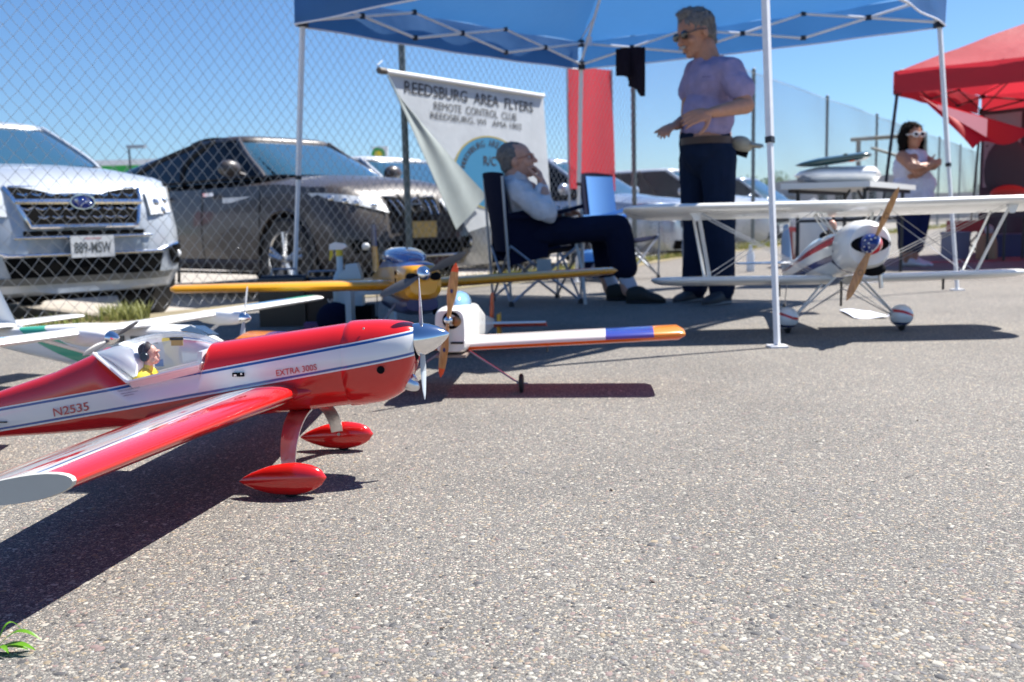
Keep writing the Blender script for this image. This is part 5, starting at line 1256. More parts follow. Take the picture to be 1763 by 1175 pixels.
eb = c1.fx(0, .765, .05); em = MB().ell(eb, (.012, .085, .050)).build('emblem', mat('emblem_deep_blue', (.01, .03, .22), .1, coat=1), c1.t)
er_ = MB().tube([eb + Vector((.006, .085 * math.cos(a), .05 * math.sin(a))) for a in np.linspace(0, 2 * pi, 25)], .006, 6)
for (y_, z_, r_) in ((-.045, .012, .013), (.0, .018, .007), (.02, -.005, .007), (.04, .010, .007), (-.01, -.02, .007), (.045, -.015, .007)): er_.ell(eb + Vector((.012, y_, z_)), (.004, r_, r_))
er_.build('emblem_stars', m_chrome, em)
c1.strip('lower_slot', dense([(-.42, .55), (.42, .55)], 14), .016, m_disc, .006); c1.strip('lower_slot_chrome', dense([(-.48, .52), (.48, .52)], 14), .010, m_chrome, .016)
for sg in (-1, 1):
    c1.patch('headlight', [(sg * .50, .84), (sg * .80, .90), (sg * .83, .70), (sg * .50, .665)], m_lamp, .014)
    for q in ((.57, .76), (.66, .78), (.62, .70)): MB().ell(c1.fx(sg * q[0], q[1], .012), (.03, .032, .032)).build('lamp_bulb', m_chrome, c1.t)
    c1.patch('fog_recess', [(sg * .62, .42), (sg * .83, .46), (sg * .83, .30), (sg * .66, .30)], m_disc, .010); c1.strip('fog_chrome', dense([(sg * .52, .40), (sg * .66, .44), (sg * .82, .46)], 8), .012, m_chrome, .022)
    MB().ell(c1.fx(sg * .73, .37, .0), (.03, .035, .035)).build('fog_lamp', m_lamp, c1.t)
c1.patch('lower_intake', [(-.56, .385), (.56, .385), (.52, .25), (-.52, .25)], m_disc, .010); c1.strip('bumper_chrome', dense([(-.56, .40), (.56, .40)], 14), .012, m_chrome, .022)
c1.patch('skid_plate', [(-.66, .25), (.66, .25), (.6, .20), (-.6, .20)], mat('dull_plastic', (.12, .12, .11), .6), .012)
pc = c1.fx(.02, .45, .035)
pl = MB().box(pc, (.008, .305, .152)).build('number_plate', mat('plate_white', (.66, .68, .70), .45), c1.t, smooth=False)
MB().box(pc + Vector((.004, 0, 0)), (.004, .318, .166)).build('plate_frame', m_trim, pl) if False else None
lettering('889-MSW', pc + Vector((.0052, -.130, -.048)), (0, 1, 0), (0, 0, 1), .26, mat('plate_grey_ink', (.08, .09, .09), .6), pl, height=.080, bold=.02)
lettering('WISCONSIN', pc + Vector((.0052, -.06, .050)), (0, 1, 0), (0, 0, 1), .12, mat('plate_red_ink', (.5, .05, .05), .6), pl, height=.014)
MB().box(c1.loop(1.2)[0] * 1, (.01, .08, .05)).build('screen_sticker', mat('yellow_plastic'), c1.t)

# --- dark grey car
wc = at(490, 445, 8.9); d2 = Vector((.74, -.67, 0)).normalized(); W2 = 1.88
side2 = Vector((d2.y, -d2.x, 0))      # right-hand side faces the camera? choose the side nearer the camera
near_side = side2 if (wc + side2).length < (wc - side2).length else -side2
fr2 = Vector((wc.x, wc.y, LOT)) + d2 * .93 - near_side * (W2 / 2)
c2 = Car('dark grey brown metallic sport utility car behind the left tent leg', fr2, math.atan2(d2.y, d2.x), mat('graphite_metallic_paint', (.060, .050, .046), .38, metal=.1, coat=.35, vary=.08, vscale=3), L=5.45, W=W2, H=1.70, rearp=2.1, hood=1.17, belt=1.21, wb=2.83, fo=.93, wr=.405, rooffrac=.56, zlow=.28, cowl=1.20, wstop=2.1, cat='suv', rails='black', lean=([.0, .25, .45, .62, .80, 1.0, 1.2], [.16, .08, .0, .01, .07, .22, .32]))
_fx2 = c2.fx
c2.fx = lambda y, z, off=.01: _fx2(y, z + .17, off)
g2 = c2.patch('grille', [(-.33, .80), (.33, .80), (.24, .62), (-.24, .62)], m_disc, .010)
for k in range(7):
    y = -.27 + k * .09
    if abs(y) < .05: continue
    c2.strip('grille_fin', dense([(y + .03 * (1 if y < 0 else -1), .635), (y, .79)], 3), .009, m_chrome, .020, g2)
c2.strip('grille_top_chrome', dense([(-.33, .81), (.33, .81)], 10), .010, m_chrome, .016); c2.strip('emblem_chevron', dense([(-.13, .83), (-.06, .64), (.06, .64), (.13, .83)], 5), .014, m_trim, .03)
en = c2.fx(0, .735, .035); MB().tube([en + Vector((.0, .062 * math.cos(a), .055 * math.sin(a))) for a in np.linspace(0, 2 * pi, 21)], .009, 6).tube([en + Vector((.004, -.07, 0)), en + Vector((.004, .07, 0))], .010, 6).build('emblem', m_chrome, c2.t)
for sg in (-1, 1):
    c2.patch('headlight', [(sg * .36, .78), (sg * .92, .86), (sg * .92, .81), (sg * .36, .66)], m_lamp, .018)
    for q in ((.48, .73), (.64, .75), (.72, .77), (.80, .80)): MB().ell(c2.fx(sg * q[0], q[1], .010), (.035, .035, .030)).build('lamp_bulb', m_chrome, c2.t)
    for q_ in (): c2.strip('lamp_slat', dense([(sg * q_, .655 + (q_ - .55) * .45), (sg * (q_ + .035), .785 + (q_ - .55) * .28)], 3), .008, m_disc, .030)
    MB().ell(c2.fx(sg * .66, .36, .0), (.03, .045, .035)).build('fog_lamp', m_lamp, c2.t); c2.patch('fog_recess', [(sg * .55, .42), (sg * .78, .42), (sg * .75, .30), (sg * .55, .30)], m_disc, .006)
c2.patch('lower_intake', [(-.45, .40), (.45, .40), (.50, .27), (-.50, .27)], m_disc, .008)
c2.strip('bumper_lip', dense([(-.5, .25), (.5, .25)], 12), .012, m_alu, .014)
pc = c2.fx(.0, .50, .03); pl = MB().box(pc, (.008, .305, .152)).build('number_plate', mat('plate_ochre', (.60, .44, .18), .5, vary=.3, vscale=30), c2.t, smooth=False)

# --- others further along the row
def simple_car(px, Y, ang, label, paint, H=1.45, W=1.78, L=4.6, z=0, **k):
    p = at(px, 400, Y); p.z = LOT
    c = Car(label, p, math.atan2(-math.cos(math.radians(ang)), math.sin(math.radians(ang))), paint, H=H, W=W, L=L, **k)
    for sg in (-1, 1): c.patch('headlight', [(sg * .52, .78), (sg * .82, .84), (sg * .84, .72), (sg * .50, .66)], m_lamp, .014)
    c.patch('grille', [(-.40, .76), (.40, .76), (.34, .58), (-.34, .58)], m_disc, .012); c.strip('grille_chrome', dense([(-.36, .67), (.36, .67)], 8), .014, m_chrome, .02)
    c.patch('lower_intake', [(-.5, .40), (.5, .40), (.5, .28), (-.5, .28)], m_disc, .010)
    MB().box(c.fx(0, .47, .03), (.01, .305, .152)).build('number_plate', mat('plate_white'), c.t)
    return c
simple_car(800, 15.0, 52, 'black sport utility car seen beyond the dark grey car\'s bonnet', carpaint('blue_black_paint', (.02, .024, .035)), H=1.68, hood=1.0, belt=1.06, cat='suv', rails='chrome')
simple_car(905, 10.9, 50, 'white car with its bonnet beside the banner, behind the seated man', carpaint('white_car_paint', (.68, .70, .72), .1), H=1.60, hood=.98, belt=1.04, wstop=2.05, tail='sedan')
simple_car(1195, 13.6, 52, 'silver blue saloon car left of the standing man', carpaint('ice_silver_paint', (.42, .48, .56)), H=1.68, hood=1.02, belt=1.08, wstop=2.05, tail='sedan')
simple_car(1345, 18.0, 52, 'white saloon car partly hidden by the standing man', carpaint('white_car_paint'), H=1.72, hood=1.06, belt=1.12, wstop=2.05, tail='sedan')
simple_car(1425, 23.0, 52, 'pale silver car with sun glinting off its windscreen right of the standing man', carpaint('ice_silver_paint'), H=1.70, hood=1.02, belt=1.08, tail='sedan')
simple_car(1010, 15.0, 44, 'black pickup like car between the banner and the red cloth panel', carpaint('blue_black_paint'), H=1.75, hood=1.06, belt=1.12, cat='suv')

# ================================================================== PEOPLE
def newcloth(name, col, transl=0): return mat(name, col, .92, spec=.12, vary=.12, vscale=14, bump=.6, bscale=22, transl=transl)
def remeshed(name, mb, m, parent, off, vox=.008, smooth=3, disp=0.0, dscale=14, seed=0, label=None):
    me = mb.mesh(name, False); ob = bpy.data.objects.new(name, me); COL.objects.link(ob)
    r = ob.modifiers.new('r', 'REMESH'); r.mode = 'VOXEL'; r.voxel_size = vox
    if smooth: q = ob.modifiers.new('s', 'SMOOTH'); q.factor = .5; q.iterations = smooth
    nm = evalmesh(ob); bpy.data.objects.remove(ob)
    n = len(nm.vertices); co = np.zeros(n * 3); nm.vertices.foreach_get('co', co); co = co.reshape(-1, 3)
    if disp:
        no = np.zeros(n * 3); nm.vertices.foreach_get('normal', no); no = no.reshape(-1, 3)
        d = np.array([noise.noise((c[0] * dscale + seed, c[1] * dscale, c[2] * dscale * .55)) + .5 * noise.noise((c[0] * dscale * 2.2, c[1] * dscale * 2.2 + seed, c[2] * dscale)) for c in co]); co = co + no * (d * disp)[:, None]
    co = co - np.array(off); nm.vertices.foreach_set('co', co.ravel()); nm.update()
    nm.materials.clear(); nm.materials.append(m); nm.polygons.foreach_set('use_smooth', [True] * len(nm.polygons))
    o = bpy.data.objects.new(name, nm); COL.objects.link(o); o.parent = parent
    if label: o['label'] = label
    return o
def axes(f, up=(0, 0, 1)):
    f = Vector(f).normalized(); l = Vector(up).cross(f).normalized(); u = f.cross(l).normalized(); return Matrix((f, l, u)).transposed()
def head(mb, c, f, s, up=(0, 0, 1)):
    Rm = axes(f, up); c = Vector(c); T = lambda x, y, z: c + Rm @ Vector((x, y, z)) * s
    def E(x, y, z, a, b_, h_): mb.ell(T(x, y, z), (a * s, b_ * s, h_ * s), Rm)
    E(-.010, 0, .028, .096, .076, .088); E(.020, 0, -.030, .068, .058, .078); E(.052, 0, -.090, .028, .028, .020); E(.03, 0, -.075, .045, .045, .03)
    E(.076, 0, .024, .016, .044, .010); E(.058, .036, -.024, .026, .024, .026); E(.058, -.036, -.024, .026, .024, .026)
    mb.cap(T(.086, 0, .010), T(.106, 0, -.026), .009 * s, .013 * s); E(.095, .010, -.028, .010, .008, .008); E(.095, -.010, -.028, .010, .008, .008)
    E(.083, 0, -.056, .010, .024, .006); E(.081, 0, -.067, .010, .020, .006)
    for sg in (-1, 1): E(-.006, sg * .077, -.004, .020, .008, .032); E(-.002, sg * .082, -.002, .012, .006, .022)
    return T, Rm
def hand(mb, w, d, n, s=1.0, curl=.5, thumb=1, spread=.12):
    """palm from wrist w along d, palm normal n (fingers curl towards n), thumb side = +-(d x n)"""
    d = Vector(d).normalized(); n = Vector(n); n = (n - d * n.dot(d)).normalized(); t = d.cross(n) * thumb; w = Vector(w)
    Rm = Matrix((d, t, n)).transposed()
    mb.ell(w + d * .045 * s, (.050 * s, .040 * s, .017 * s), Rm); mb.ell(w + d * .065 * s, (.030 * s, .041 * s, .015 * s), Rm); mb.cap(w - d * .03 * s, w + d * .02 * s, .027 * s, .027 * s, flat=.8)
    for k, (off, L) in enumerate(((.030, .072), (.010, .080), (-.010, .074), (-.030, .058))):
        p = w + d * .080 * s + t * off * s; a = 0.15 + curl * .3; sp = off * spread * 12
        for j, seg in enumerate((.45, .32, .23)):
            dd = (d * math.cos(a) + n * math.sin(a) + t * sp).normalized(); q = p + dd * L * seg * s; mb.cap(p, q, (.0095 - j * .0008) * s, (.0088 - j * .001) * s, 8); p = q; a += curl * .75
    p = w + d * .022 * s + t * .030 * s
    for j, (L, a) in enumerate(((.040, .85), (.032, .55), (.024, .35))):
        dd = (d * math.cos(a) + t * math.sin(a) + n * .25 * (1 + curl)).normalized(); q = p + dd * L * s; mb.cap(p, q, (.0135 - .0018 * j) * s, (.0118 - .0018 * j) * s, 8); p = q
def shoe(mb, heel, toe, h, s=1.0):
    heel = Vector(heel); toe = Vector(toe); d = (toe - heel); L = d.length; d.normalize(); sd = Vector((-d.y, d.x, 0)); R = []
    for u in np.linspace(0, 1, 14):
        w = .047 * s * cr([0, .08, .3, .65, .9, 1], [.35, .75, .80, 1.0, .72, .2], u); hh = h * cr([0, .1, .35, .6, .85, 1], [.8, 1, 1.05, .72, .5, .25], u)
        R.append([heel + d * (L * u) + sd * (w * math.copysign(abs(math.cos(a)) ** .7, math.cos(a))) + Vector((0, 0, hh * (.5 + .5 * math.copysign(abs(math.sin(a)) ** .7, math.sin(a))))) for a in np.linspace(0, 2 * pi, 19)[:-1]])
    return mb.rings(R)
def hair_shell(mb, T, Rm, s, kind):
    def E(x, y, z, a, b_, h_): mb.ell(T(x, y, z), (a * s, b_ * s, h_ * s), Rm)
    if kind == 'short': E(-.036, 0, .046, .086, .080, .078); E(-.056, 0, .0, .058, .075, .072); E(-.025, 0, .088, .072, .058, .034); E(-.012, .066, .03, .03, .016, .045); E(-.012, -.066, .03, .03, .016, .045)
    if kind == 'grey': E(-.024, 0, .050, .098, .086, .084); E(-.055, 0, .0, .062, .080, .078); E(.01, 0, .108, .06, .05, .03); E(.052, -.01, .118, .02, .03, .018); E(-.07, 0, -.04, .04, .06, .05)
    if kind == 'bob':
        E(-.026, 0, .050, .100, .092, .084); E(-.055, 0, -.02, .075, .098, .11); E(-.02, .085, -.03, .055, .032, .10); E(-.02, -.085, -.03, .055, .032, .10); E(-.05, 0, -.10, .06, .10, .06); E(-.015, .09, -.10, .04, .025, .04); E(-.015, -.09, -.10, .04, .025, .04)

def strands(obj, m, parent, n, L, w, down=.5, seed=1):
    me = obj.data; r2 = np.random.default_rng(seed); V = []; Fs = []; P = len(me.polygons)
    for i in r2.integers(0, P, n):
        p = me.polygons[int(i)]; c = Vector(p.center); nn = Vector(p.normal); t = (Vector((0, 0, -1)) * down + Vector(r2.normal(size=3)) * .5); t = (t - nn * t.dot(nn)); t.normalize()
        d = (nn * r2.uniform(.15, .55) + t).normalized(); s = d.cross(nn).normalized() * w; l = L * r2.uniform(.5, 1.2); o = len(V); V += [c - s, c + s, c + d * l]; Fs.append((o, o + 1, o + 2))
    q = bpy.data.meshes.new('hair_strands'); q.from_pydata([tuple(v) for v in V], [], Fs); q.materials.append(m); o = bpy.data.objects.new('hair_strands', q); COL.objects.link(o); o.parent = parent; o['kind'] = 'stuff'; return o
def eyes(T, Rm, s, parent, off, m=None):
    b = MB()
    for sg in (-1, 1): b.ell(T(.078, sg * .030, .004) - Vector(off), (.010 * s, .012 * s, .008 * s), Rm, 10, 6)
    b.build('eye', mat('eye_white', (.6, .58, .55), .2), parent)
# ---- standing man
DM = 6.15
g0 = at(1222, 512, DM); mo = Vector((g0.x, g0.y, 0))
man = thing('person', 'standing man in lilac t-shirt, dark jeans and sunglasses talking under the blue tent', 'person', mo)
J = lambda px, py, dd=0.0: at(px, py, DM + dd)
sk = MB(); s_ = 1.24; hf = Vector((-.84, -.42, -.26)); T, Rm = head(sk, J(1196, 60), hf, s_, (-.12, 0, 1))
sk.cap(J(1212, 80), J(1220, 112), .072, .085)
sk.ell(J(1226, 140), (.13, .16, .14))
A0, A1, A2 = J(1262, 132, -.20), J(1284, 182, -.26), J(1226, 194, -.46)
sk.cap(A0, A1, .064, .052); sk.cap(A1, A2, .053, .033)
hand(sk, J(1222, 194, -.47), (J(1188, 203, -.52) - J(1222, 194, -.47)), Vector((.0, .8, -.45)), 1.22, .30, 1)
B0, B1, B2 = J(1192, 132, .20), J(1184, 205, .24), J(1165, 216, .02)
sk.cap(B0, B1, .060, .050); sk.cap(B1, B2, .050, .033)
hand(sk, J(1166, 216, .02), (J(1146, 222, -.06) - J(1166, 216, .02)), Vector((.2, .5, -.8)), 1.15, .75, -1)
sk.ell(J(1215, 240), (.14, .17, .15)); sk.cap(J(1215, 200), J(1224, 140), .13, .12)
body = remeshed('body', sk, m_skin2, man, mo, .0065, 3)
sh = MB(); sh.ell(J(1225, 146), (.165, .205, .17)); sh.ell(J(1218, 200), (.168, .19, .20)); sh.ell(J(1215, 225), (.160, .182, .085)); sh.cap(J(1219, 114), J(1220, 120), .095, .115)
sh.cap(J(1212, 128, .12), J(1245, 128, -.12), .10, .11); sh.cap(J(1256, 124, -.17), J(1273, 152, -.22), .086, .088); sh.cap(J(1197, 124, .17), J(1190, 158, .21), .08, .084)
shirt = remeshed('t_shirt', sh, newcloth('lilac_cotton', (.30, .25, .40)), man, mo, .008, 3, .017, 11)
MB().tube([Vector((0, 0, 0)) + J(px, py, dd) - mo for px, py, dd in ((1208, 133, -.21), (1224, 132, -.222))], .003, 5).build('pocket_hem', mat('lilac_seam', (.20, .15, .26), .8), shirt)
tr_ = MB(); tr_.ell(J(1216, 262), (.165, .19, .14)); tr_.cap(J(1198, 275, .10), J(1198, 385, .10), .115, .090); tr_.cap(J(1198, 385, .10), J(1196, 492, .08), .090, .078); tr_.cap(J(1236, 275, -.08), J(1241, 385, -.12), .118, .094); tr_.cap(J(1241, 385, -.12), J(1243, 498, -.12), .094, .084); tr_.cap(J(1214, 244), J(1216, 262), .165, .165)
remeshed('jeans', tr_, newcloth('dark_denim', (.010, .018, .042)), man, mo, .010, 4, .014, 7, 3)
bt_ = MB(); R = []
for dz, r in ((-.022, 1), (.022, 1)): R.append([J(1215, 239) + Vector((.166 * r * math.cos(a), .188 * r * math.sin(a), dz - .02)) - mo for a in np.linspace(0, 2 * pi, 33)[:-1]])
bt_.rings(R, caps=False).build('belt', mat('brown_leather', (.05, .022, .013), .5), man)
for (h_, t_, dd) in (((1209, 510), (1160, 511), .12), ((1256, 516), (1210, 518), -.12)):
    a_, b_ = gnd(*h_), gnd(*t_); a_ = at(h_[0], h_[1], DM + dd); b_ = at(t_[0], t_[1], DM + dd - .12); a_.z = b_.z = 0
    sm = MB(); shoe(sm, a_ - mo, b_ - mo, .095, 1.15); sm.build('shoe', mat('dark_trainer', (.035, .035, .04), .6), man, angle=60); so = MB(); shoe(so, a_ - mo, b_ - mo, .022, 1.22); so.build('shoe_sole', mat('grey_sole', (.22, .22, .22), .6), man)
hb_ = MB(); hair_shell(hb_, T, Rm, s_, 'grey'); hob = remeshed('hair', hb_, mat('grey_hair', (.17, .16, .15), .8, vary=.5, vscale=60, bump=.8, bscale=120), man, mo, .008, 1, .014, 34, 7); strands(hob, mat('light_grey_hair', (.30, .28, .26), .8), man, 1500, .034, .0009)
gl = MB()
for sg in (-1, 1):
    gl.ell(T(.090, sg * .034, .010) - mo, (.010 * s_, .030 * s_, .022 * s_), Rm); gl.tube([T(.085, sg * .060, .014) - mo, T(.03, sg * .084, .014) - mo, T(-.01, sg * .084, .008) - mo], .005, 6)
gl.tube([T(.100, -.012, .014) - mo, T(.100, .012, .014) - mo], .005, 6); gl.build('sunglasses', mat('smoked_lens', (.01, .01, .01), .12, coat=1), man)
mu = MB(); mu.ell(T(.098, 0, -.047) - mo, (.010 * s_, .030 * s_, .008 * s_), Rm); mu.build('moustache', mat('white_moustache', (.42, .38, .35), .9), man)
cp = at(1285, 252, DM); co_ = thing('cap', 'beige cap with dark strap hooked at the back of the standing man\'s belt', 'cap', cp)
MB().ell((-.035, 0, 0.01), (.075, .07, .055), R3('Y', .3)).build('crown', mat('beige_cotton', (.36, .33, .26), .85), co_)
P = [[Vector((.01 + .09 * u, .07 * v_ * (1 - .5 * u), .02 - .015 * u - .02 * v_ * v_)) for v_ in np.linspace(-1, 1, 9)] for u in np.linspace(0, 1, 7)]
MB().grid(P, th=.006).build('peak', mat('beige_cotton'), co_); MB().tube([(-.10, 0, .03), (-.06, -.02, -.04), (.0, -.03, -.06)], .02, 6).build('strap', m_dark, co_)

# ---- person behind him
DB = 7.6; pb = at(1192, 470, DB); pb.z = 0; per_ = thing('person', 'mostly hidden person in grey jeans and white shoes behind the standing man', 'person', pb)
K = lambda px, py, dd=0.0: at(px, py, DB + dd)
b = MB(); T2, Rm2 = head(b, K(1228, 138), (.3, -.9, 0), 1.1); b.cap(K(1226, 155), K(1222, 175), .06, .07); b.ell(K(1220, 200), (.16, .11, .16)); b.cap(K(1190, 185), K(1178, 235), .05, .042); b.cap(K(1178, 235), K(1182, 262), .04, .03); hand(b, K(1182, 262), (0.1, 0, -1), (1, 0, 0), 1.0, .4); b.cap(K(1248, 185), K(1252, 250), .05, .035); hand(b, K(1252, 250), (0, 0, -1), (-1, 0, 0), 1.0, .4)
b.cap(K(1215, 210), K(1213, 270), .14, .14); remeshed('body', b, m_skin, per_, pb, .01, 3)
b = MB(); b.ell(K(1218, 200), (.17, .13, .16)); b.ell(K(1214, 245), (.16, .13, .16)); b.cap(K(1196, 182), K(1186, 205), .075, .07); b.cap(K(1240, 182), K(1250, 205), .075, .07); remeshed('shirt', b, newcloth('grey_cotton', (.22, .22, .25)), per_, pb, .012, 4, .008)
b = MB(); b.cap(K(1205, 275), K(1192, 375), .11, .085); b.cap(K(1192, 375), K(1190, 458), .085, .065); b.cap(K(1222, 275), K(1215, 375), .11, .085); b.cap(K(1215, 375), K(1215, 455), .085, .065); b.ell(K(1213, 268), (.155, .13, .11)); remeshed('jeans', b, newcloth('pale_grey_denim', (.24, .27, .32)), per_, pb, .012, 4, .012)
for hx in (1196, 1219): a_ = K(hx, 470); a_.z = 0; q = MB(); shoe(q, a_ - pb + Vector((.03, .05, 0)), a_ - pb + Vector((-.10, -.2, 0)), .09); q.build('shoe', mat('white_shoe', (.65, .65, .68), .5), per_)
b = MB(); hair_shell(b, T2, Rm2, 1.1, 'short'); remeshed('hair', b, mat('dark_brown_hair'), per_, pb, .012, 1)

# ---- seated man
DS = 6.42; so_ = at(905, 515, DS); so_.z = 0; sit = thing('person', 'grey haired man in white shirt and navy trousers sitting with a hand at his chin', 'person', so_)
S = lambda px, py, dd=0.0: at(px, py, DS + dd)
b = MB(); s3 = 1.12; hf = Vector((.93, -.22, .22)); T3, Rm3 = head(b, S(892, 278), hf, s3, (-.1, 0, 1))
b.cap(S(884, 300), S(888, 322), .066, .08); b.cap(S(900, 345), S(908, 395), .14, .14)
E0, E1, E2 = S(884, 338, -.20), S(944, 366, -.26), S(933, 318, -.10)
b.cap(E1.lerp(E2, .5), E2, .042, .033); hand(b, S(933, 318, -.10), (S(928, 294, -.06) - S(933, 318, -.10)), Vector((-.9, .3, .1)), 1.12, 1.25, 1)
G0, G1, G2 = S(892, 338, .20), S(930, 378, .24), S(968, 368, .02)
b.cap(G1.lerp(G2, .4), G2, .042, .033); hand(b, S(969, 367, .0), (S(990, 366, -.03) - S(969, 367, 0)), Vector((0, -.3, -1)), 1.15, 1.1, -1)
b.cap(S(1072, 465, -.16), S(1082, 500, -.18), .045, .045); b.cap(S(1040, 465, .1), S(1050, 498, .1), .045, .045)
b.cap(S(908, 400, -.08), S(1060, 392, -.14), .07, .06); b.cap(S(1060, 392, -.14), S(1072, 465, -.16), .055, .045); b.cap(S(908, 400, .10), S(1035, 396, .12), .07, .06); b.cap(S(1035, 396, .12), S(1040, 465, .1), .055, .045)
remeshed('body', b, mat('ruddy_skin', (.54, .29, .21), .55, vary=.12, vscale=30), sit, so_, .0065, 3)  # one even ruddy skin tone, lighter than the other people's
b = MB(); b.ell(S(893, 345), (.145, .205, .15), R3('Y', -.15)); b.ell(S(903, 378), (.165, .20, .15)); b.cap(S(887, 318), S(889, 326), .10, .115); b.cap(S(886, 330, -.16), S(940, 366, -.25), .082, .072); b.cap(S(941, 367, -.26), S(935, 328, -.12), .066, .052); b.cap(S(890, 330, .17), S(930, 376, .24), .080, .070); b.cap(S(930, 377, .24), S(955, 371, .08), .068, .056)
remeshed('white_shirt', b, newcloth('white_cotton', (.60, .60, .64)), sit, so_, .008, 3, .019, 11, 5)
b = MB(); b.ell(S(905, 405), (.17, .20, .11)); b.cap(S(912, 404, -.10), S(1062, 392, -.15), .100, .086); b.cap(S(1062, 393, -.15), S(1076, 462, -.17), .090, .088); b.cap(S(912, 404, .10), S(1036, 396, .12), .100, .086); b.cap(S(1036, 397, .12), S(1044, 462, .10), .088, .082)
remeshed('navy_trousers', b, newcloth('navy_twill', (.008, .011, .030)), sit, so_, .010, 4, .014, 7, 8)
for (kx, ky, dd) in ((1080, 484, -.175), (1049, 484, .10)): MB().cap(S(kx - 5, ky - 12, dd) - so_, S(kx + 6, ky + 14, dd) - so_, .050, .052).build('sock', mat('white_sock', (.50, .53, .62), .85), sit)
for (hx, tx, dd) in ((1078, 1146, -.2), (1044, 1105, .08)):
    a_ = at(hx, 510, DS + dd); b_ = at(tx, 515, DS + dd - .05); a_.z = b_.z = 0; q = MB(); shoe(q, a_ - so_, b_ - so_, .11, 1.15); q.build('shoe', mat('black_shoe', (.012, .013, .012), .6), sit, angle=60); q = MB(); shoe(q, a_ - so_, b_ - so_, .022, 1.22); q.build('shoe_sole', m_black, sit)
b = MB(); hair_shell(b, T3, Rm3, s3, 'short'); hob = remeshed('hair', b, mat('iron_grey_hair', (.16, .15, .145), .85, vary=.4, vscale=60, bump=.6, bscale=120), sit, so_, .008, 1, .008, 34, 2); strands(hob, mat('iron_grey_hair'), sit, 1200, .018, .0008)
b = MB()
for sg in (-1, 1): b.tube([T3(.092, sg * .030, .008) + Rm3 @ Vector((0, .022 * math.cos(a), .017 * math.sin(a))) * s3 - so_ for a in np.linspace(0, 2 * pi, 13)], .0025, 5); b.tube([T3(.09, sg * .052, .010) - so_, T3(-.0, sg * .083, .008) - so_], .0025, 5)
b.build('spectacles', mat('reddish_frame', (.25, .05, .03), .4), sit); eyes(T3, Rm3, s3, sit, so_)
cs = thing('cane', 'pale grey hooked cane held upright in the seated man\'s right hand', 'cane', tuple(S(1000, 480, -.1).xy) + (0,)); cb = cs.location
MB().tube([S(973, 385, -.06) - cb, S(970, 370, -.06) - cb, S(971, 358, -.06) - cb, S(977, 355, -.06) - cb, S(981, 372, -.07) - cb, S(988, 400, -.10) - cb, S(1003, 470, -.2) - cb, Vector((.02, -.1, .0))], .0115, 8).build('shaft', mat('pale_cane', (.50, .52, .52), .4), cs)

# ---- woman
DW = 9.72; wo = at(1572, 458, DW); wo.z = 0; wom = thing('person', 'woman with dark hair, white framed sunglasses and sleeveless white top, arms folded', 'person', wo)
Wp = lambda px, py, dd=0.0: at(px, py, DW + dd)
b = MB(); s4 = 1.14; T4, Rm4 = head(b, Wp(1571, 235, -.02), (.22, -.96, .02), s4); b.cap(Wp(1570, 252), Wp(1569, 266), .058, .07); b.cap(Wp(1569, 285), Wp(1572, 330), .15, .17)
b.cap(Wp(1553, 270, -.06), Wp(1582, 297, -.24), .062, .052); b.cap(Wp(1582, 297, -.24), Wp(1606, 282, -.26), .050, .038); b.cap(Wp(1589, 274, .05), Wp(1606, 284, -.14), .060, .055); b.cap(Wp(1606, 285, -.16), Wp(1584, 288, -.30), .052, .036)
hand(b, Wp(1601, 284, -.27), Vector((.9, .1, .2)), Vector((.1, .9, 0)), 1.0, .4, 1); hand(b, Wp(1586, 288, -.30), Vector((-1, 0, .1)), Vector((0, .9, -.1)), 1.0, .5, -1)
b.cap(Wp(1565, 345), Wp(1562, 400, -.02), .10, .075); b.cap(Wp(1562, 400, -.02), Wp(1562, 448), .066, .042); b.cap(Wp(1583, 345), Wp(1578, 400, .02), .10, .075); b.cap(Wp(1578, 400, .02), Wp(1572, 448, .03), .066, .042)
remeshed('body', b, m_skin2, wom, wo, .008, 3)
b = MB(); b.ell(Wp(1570, 290), (.185, .155, .20)); b.ell(Wp(1574, 320), (.215, .185, .17)); b.cap(Wp(1558, 272, -.02), Wp(1584, 274, .02), .085, .08); b.cap(Wp(1572, 330), Wp(1575, 342), .19, .195)
remeshed('sleeveless_top', b, newcloth('white_tank_cotton', (.66, .66, .76)), wom, wo, .009, 3, .016, 11)
b = MB(); b.ell(Wp(1574, 345), (.20, .175, .13)); b.cap(Wp(1563, 355), Wp(1561, 422, -.02), .118, .088); b.cap(Wp(1584, 355), Wp(1576, 422, .02), .118, .085); remeshed('navy_capris', b, newcloth('navy_twill2', (.012, .018, .07)), wom, wo, .011, 4, .012, 8, 3)
b = MB(); hair_shell(b, T4, Rm4, s4, 'bob'); hob = remeshed('hair', b, mat('black_brown_hair', (.012, .009, .008), .95, spec=.1, bump=.7, bscale=90), wom, wo, .010, 1, .012, 26, 4); strands(hob, mat('black_brown_hair'), wom, 1500, .06, .0012, 1.2)
b = MB(); c_ = MB()
for sg in (-1, 1):
    b.tube([T4(.094, sg * .032, .008) + Rm4 @ Vector((0, .027 * math.cos(a), .021 * math.sin(a))) * s4 - wo for a in np.linspace(0, 2 * pi, 15)], .007, 6); c_.ell(T4(.092, sg * .032, .008) - wo, (.008 * s4, .025 * s4, .019 * s4), Rm4); b.tube([T4(.09, sg * .056, .010) - wo, T4(.03, sg * .085, .01) - wo], .006, 5)
sg_ = b.build('sunglasses_frame', m_white, wom); c_.build('lens', mat('smoked_lens'), sg_)
for hx, dd in ((1563, 0), (1574, .05)): a_ = Wp(hx, 458, dd); a_.z = 0; q = MB(); shoe(q, a_ - wo + Vector((-.04, .06, 0)), a_ - wo + Vector((.12, -.16, 0)), .08); q.build('shoe', mat('white_shoe'), wom)

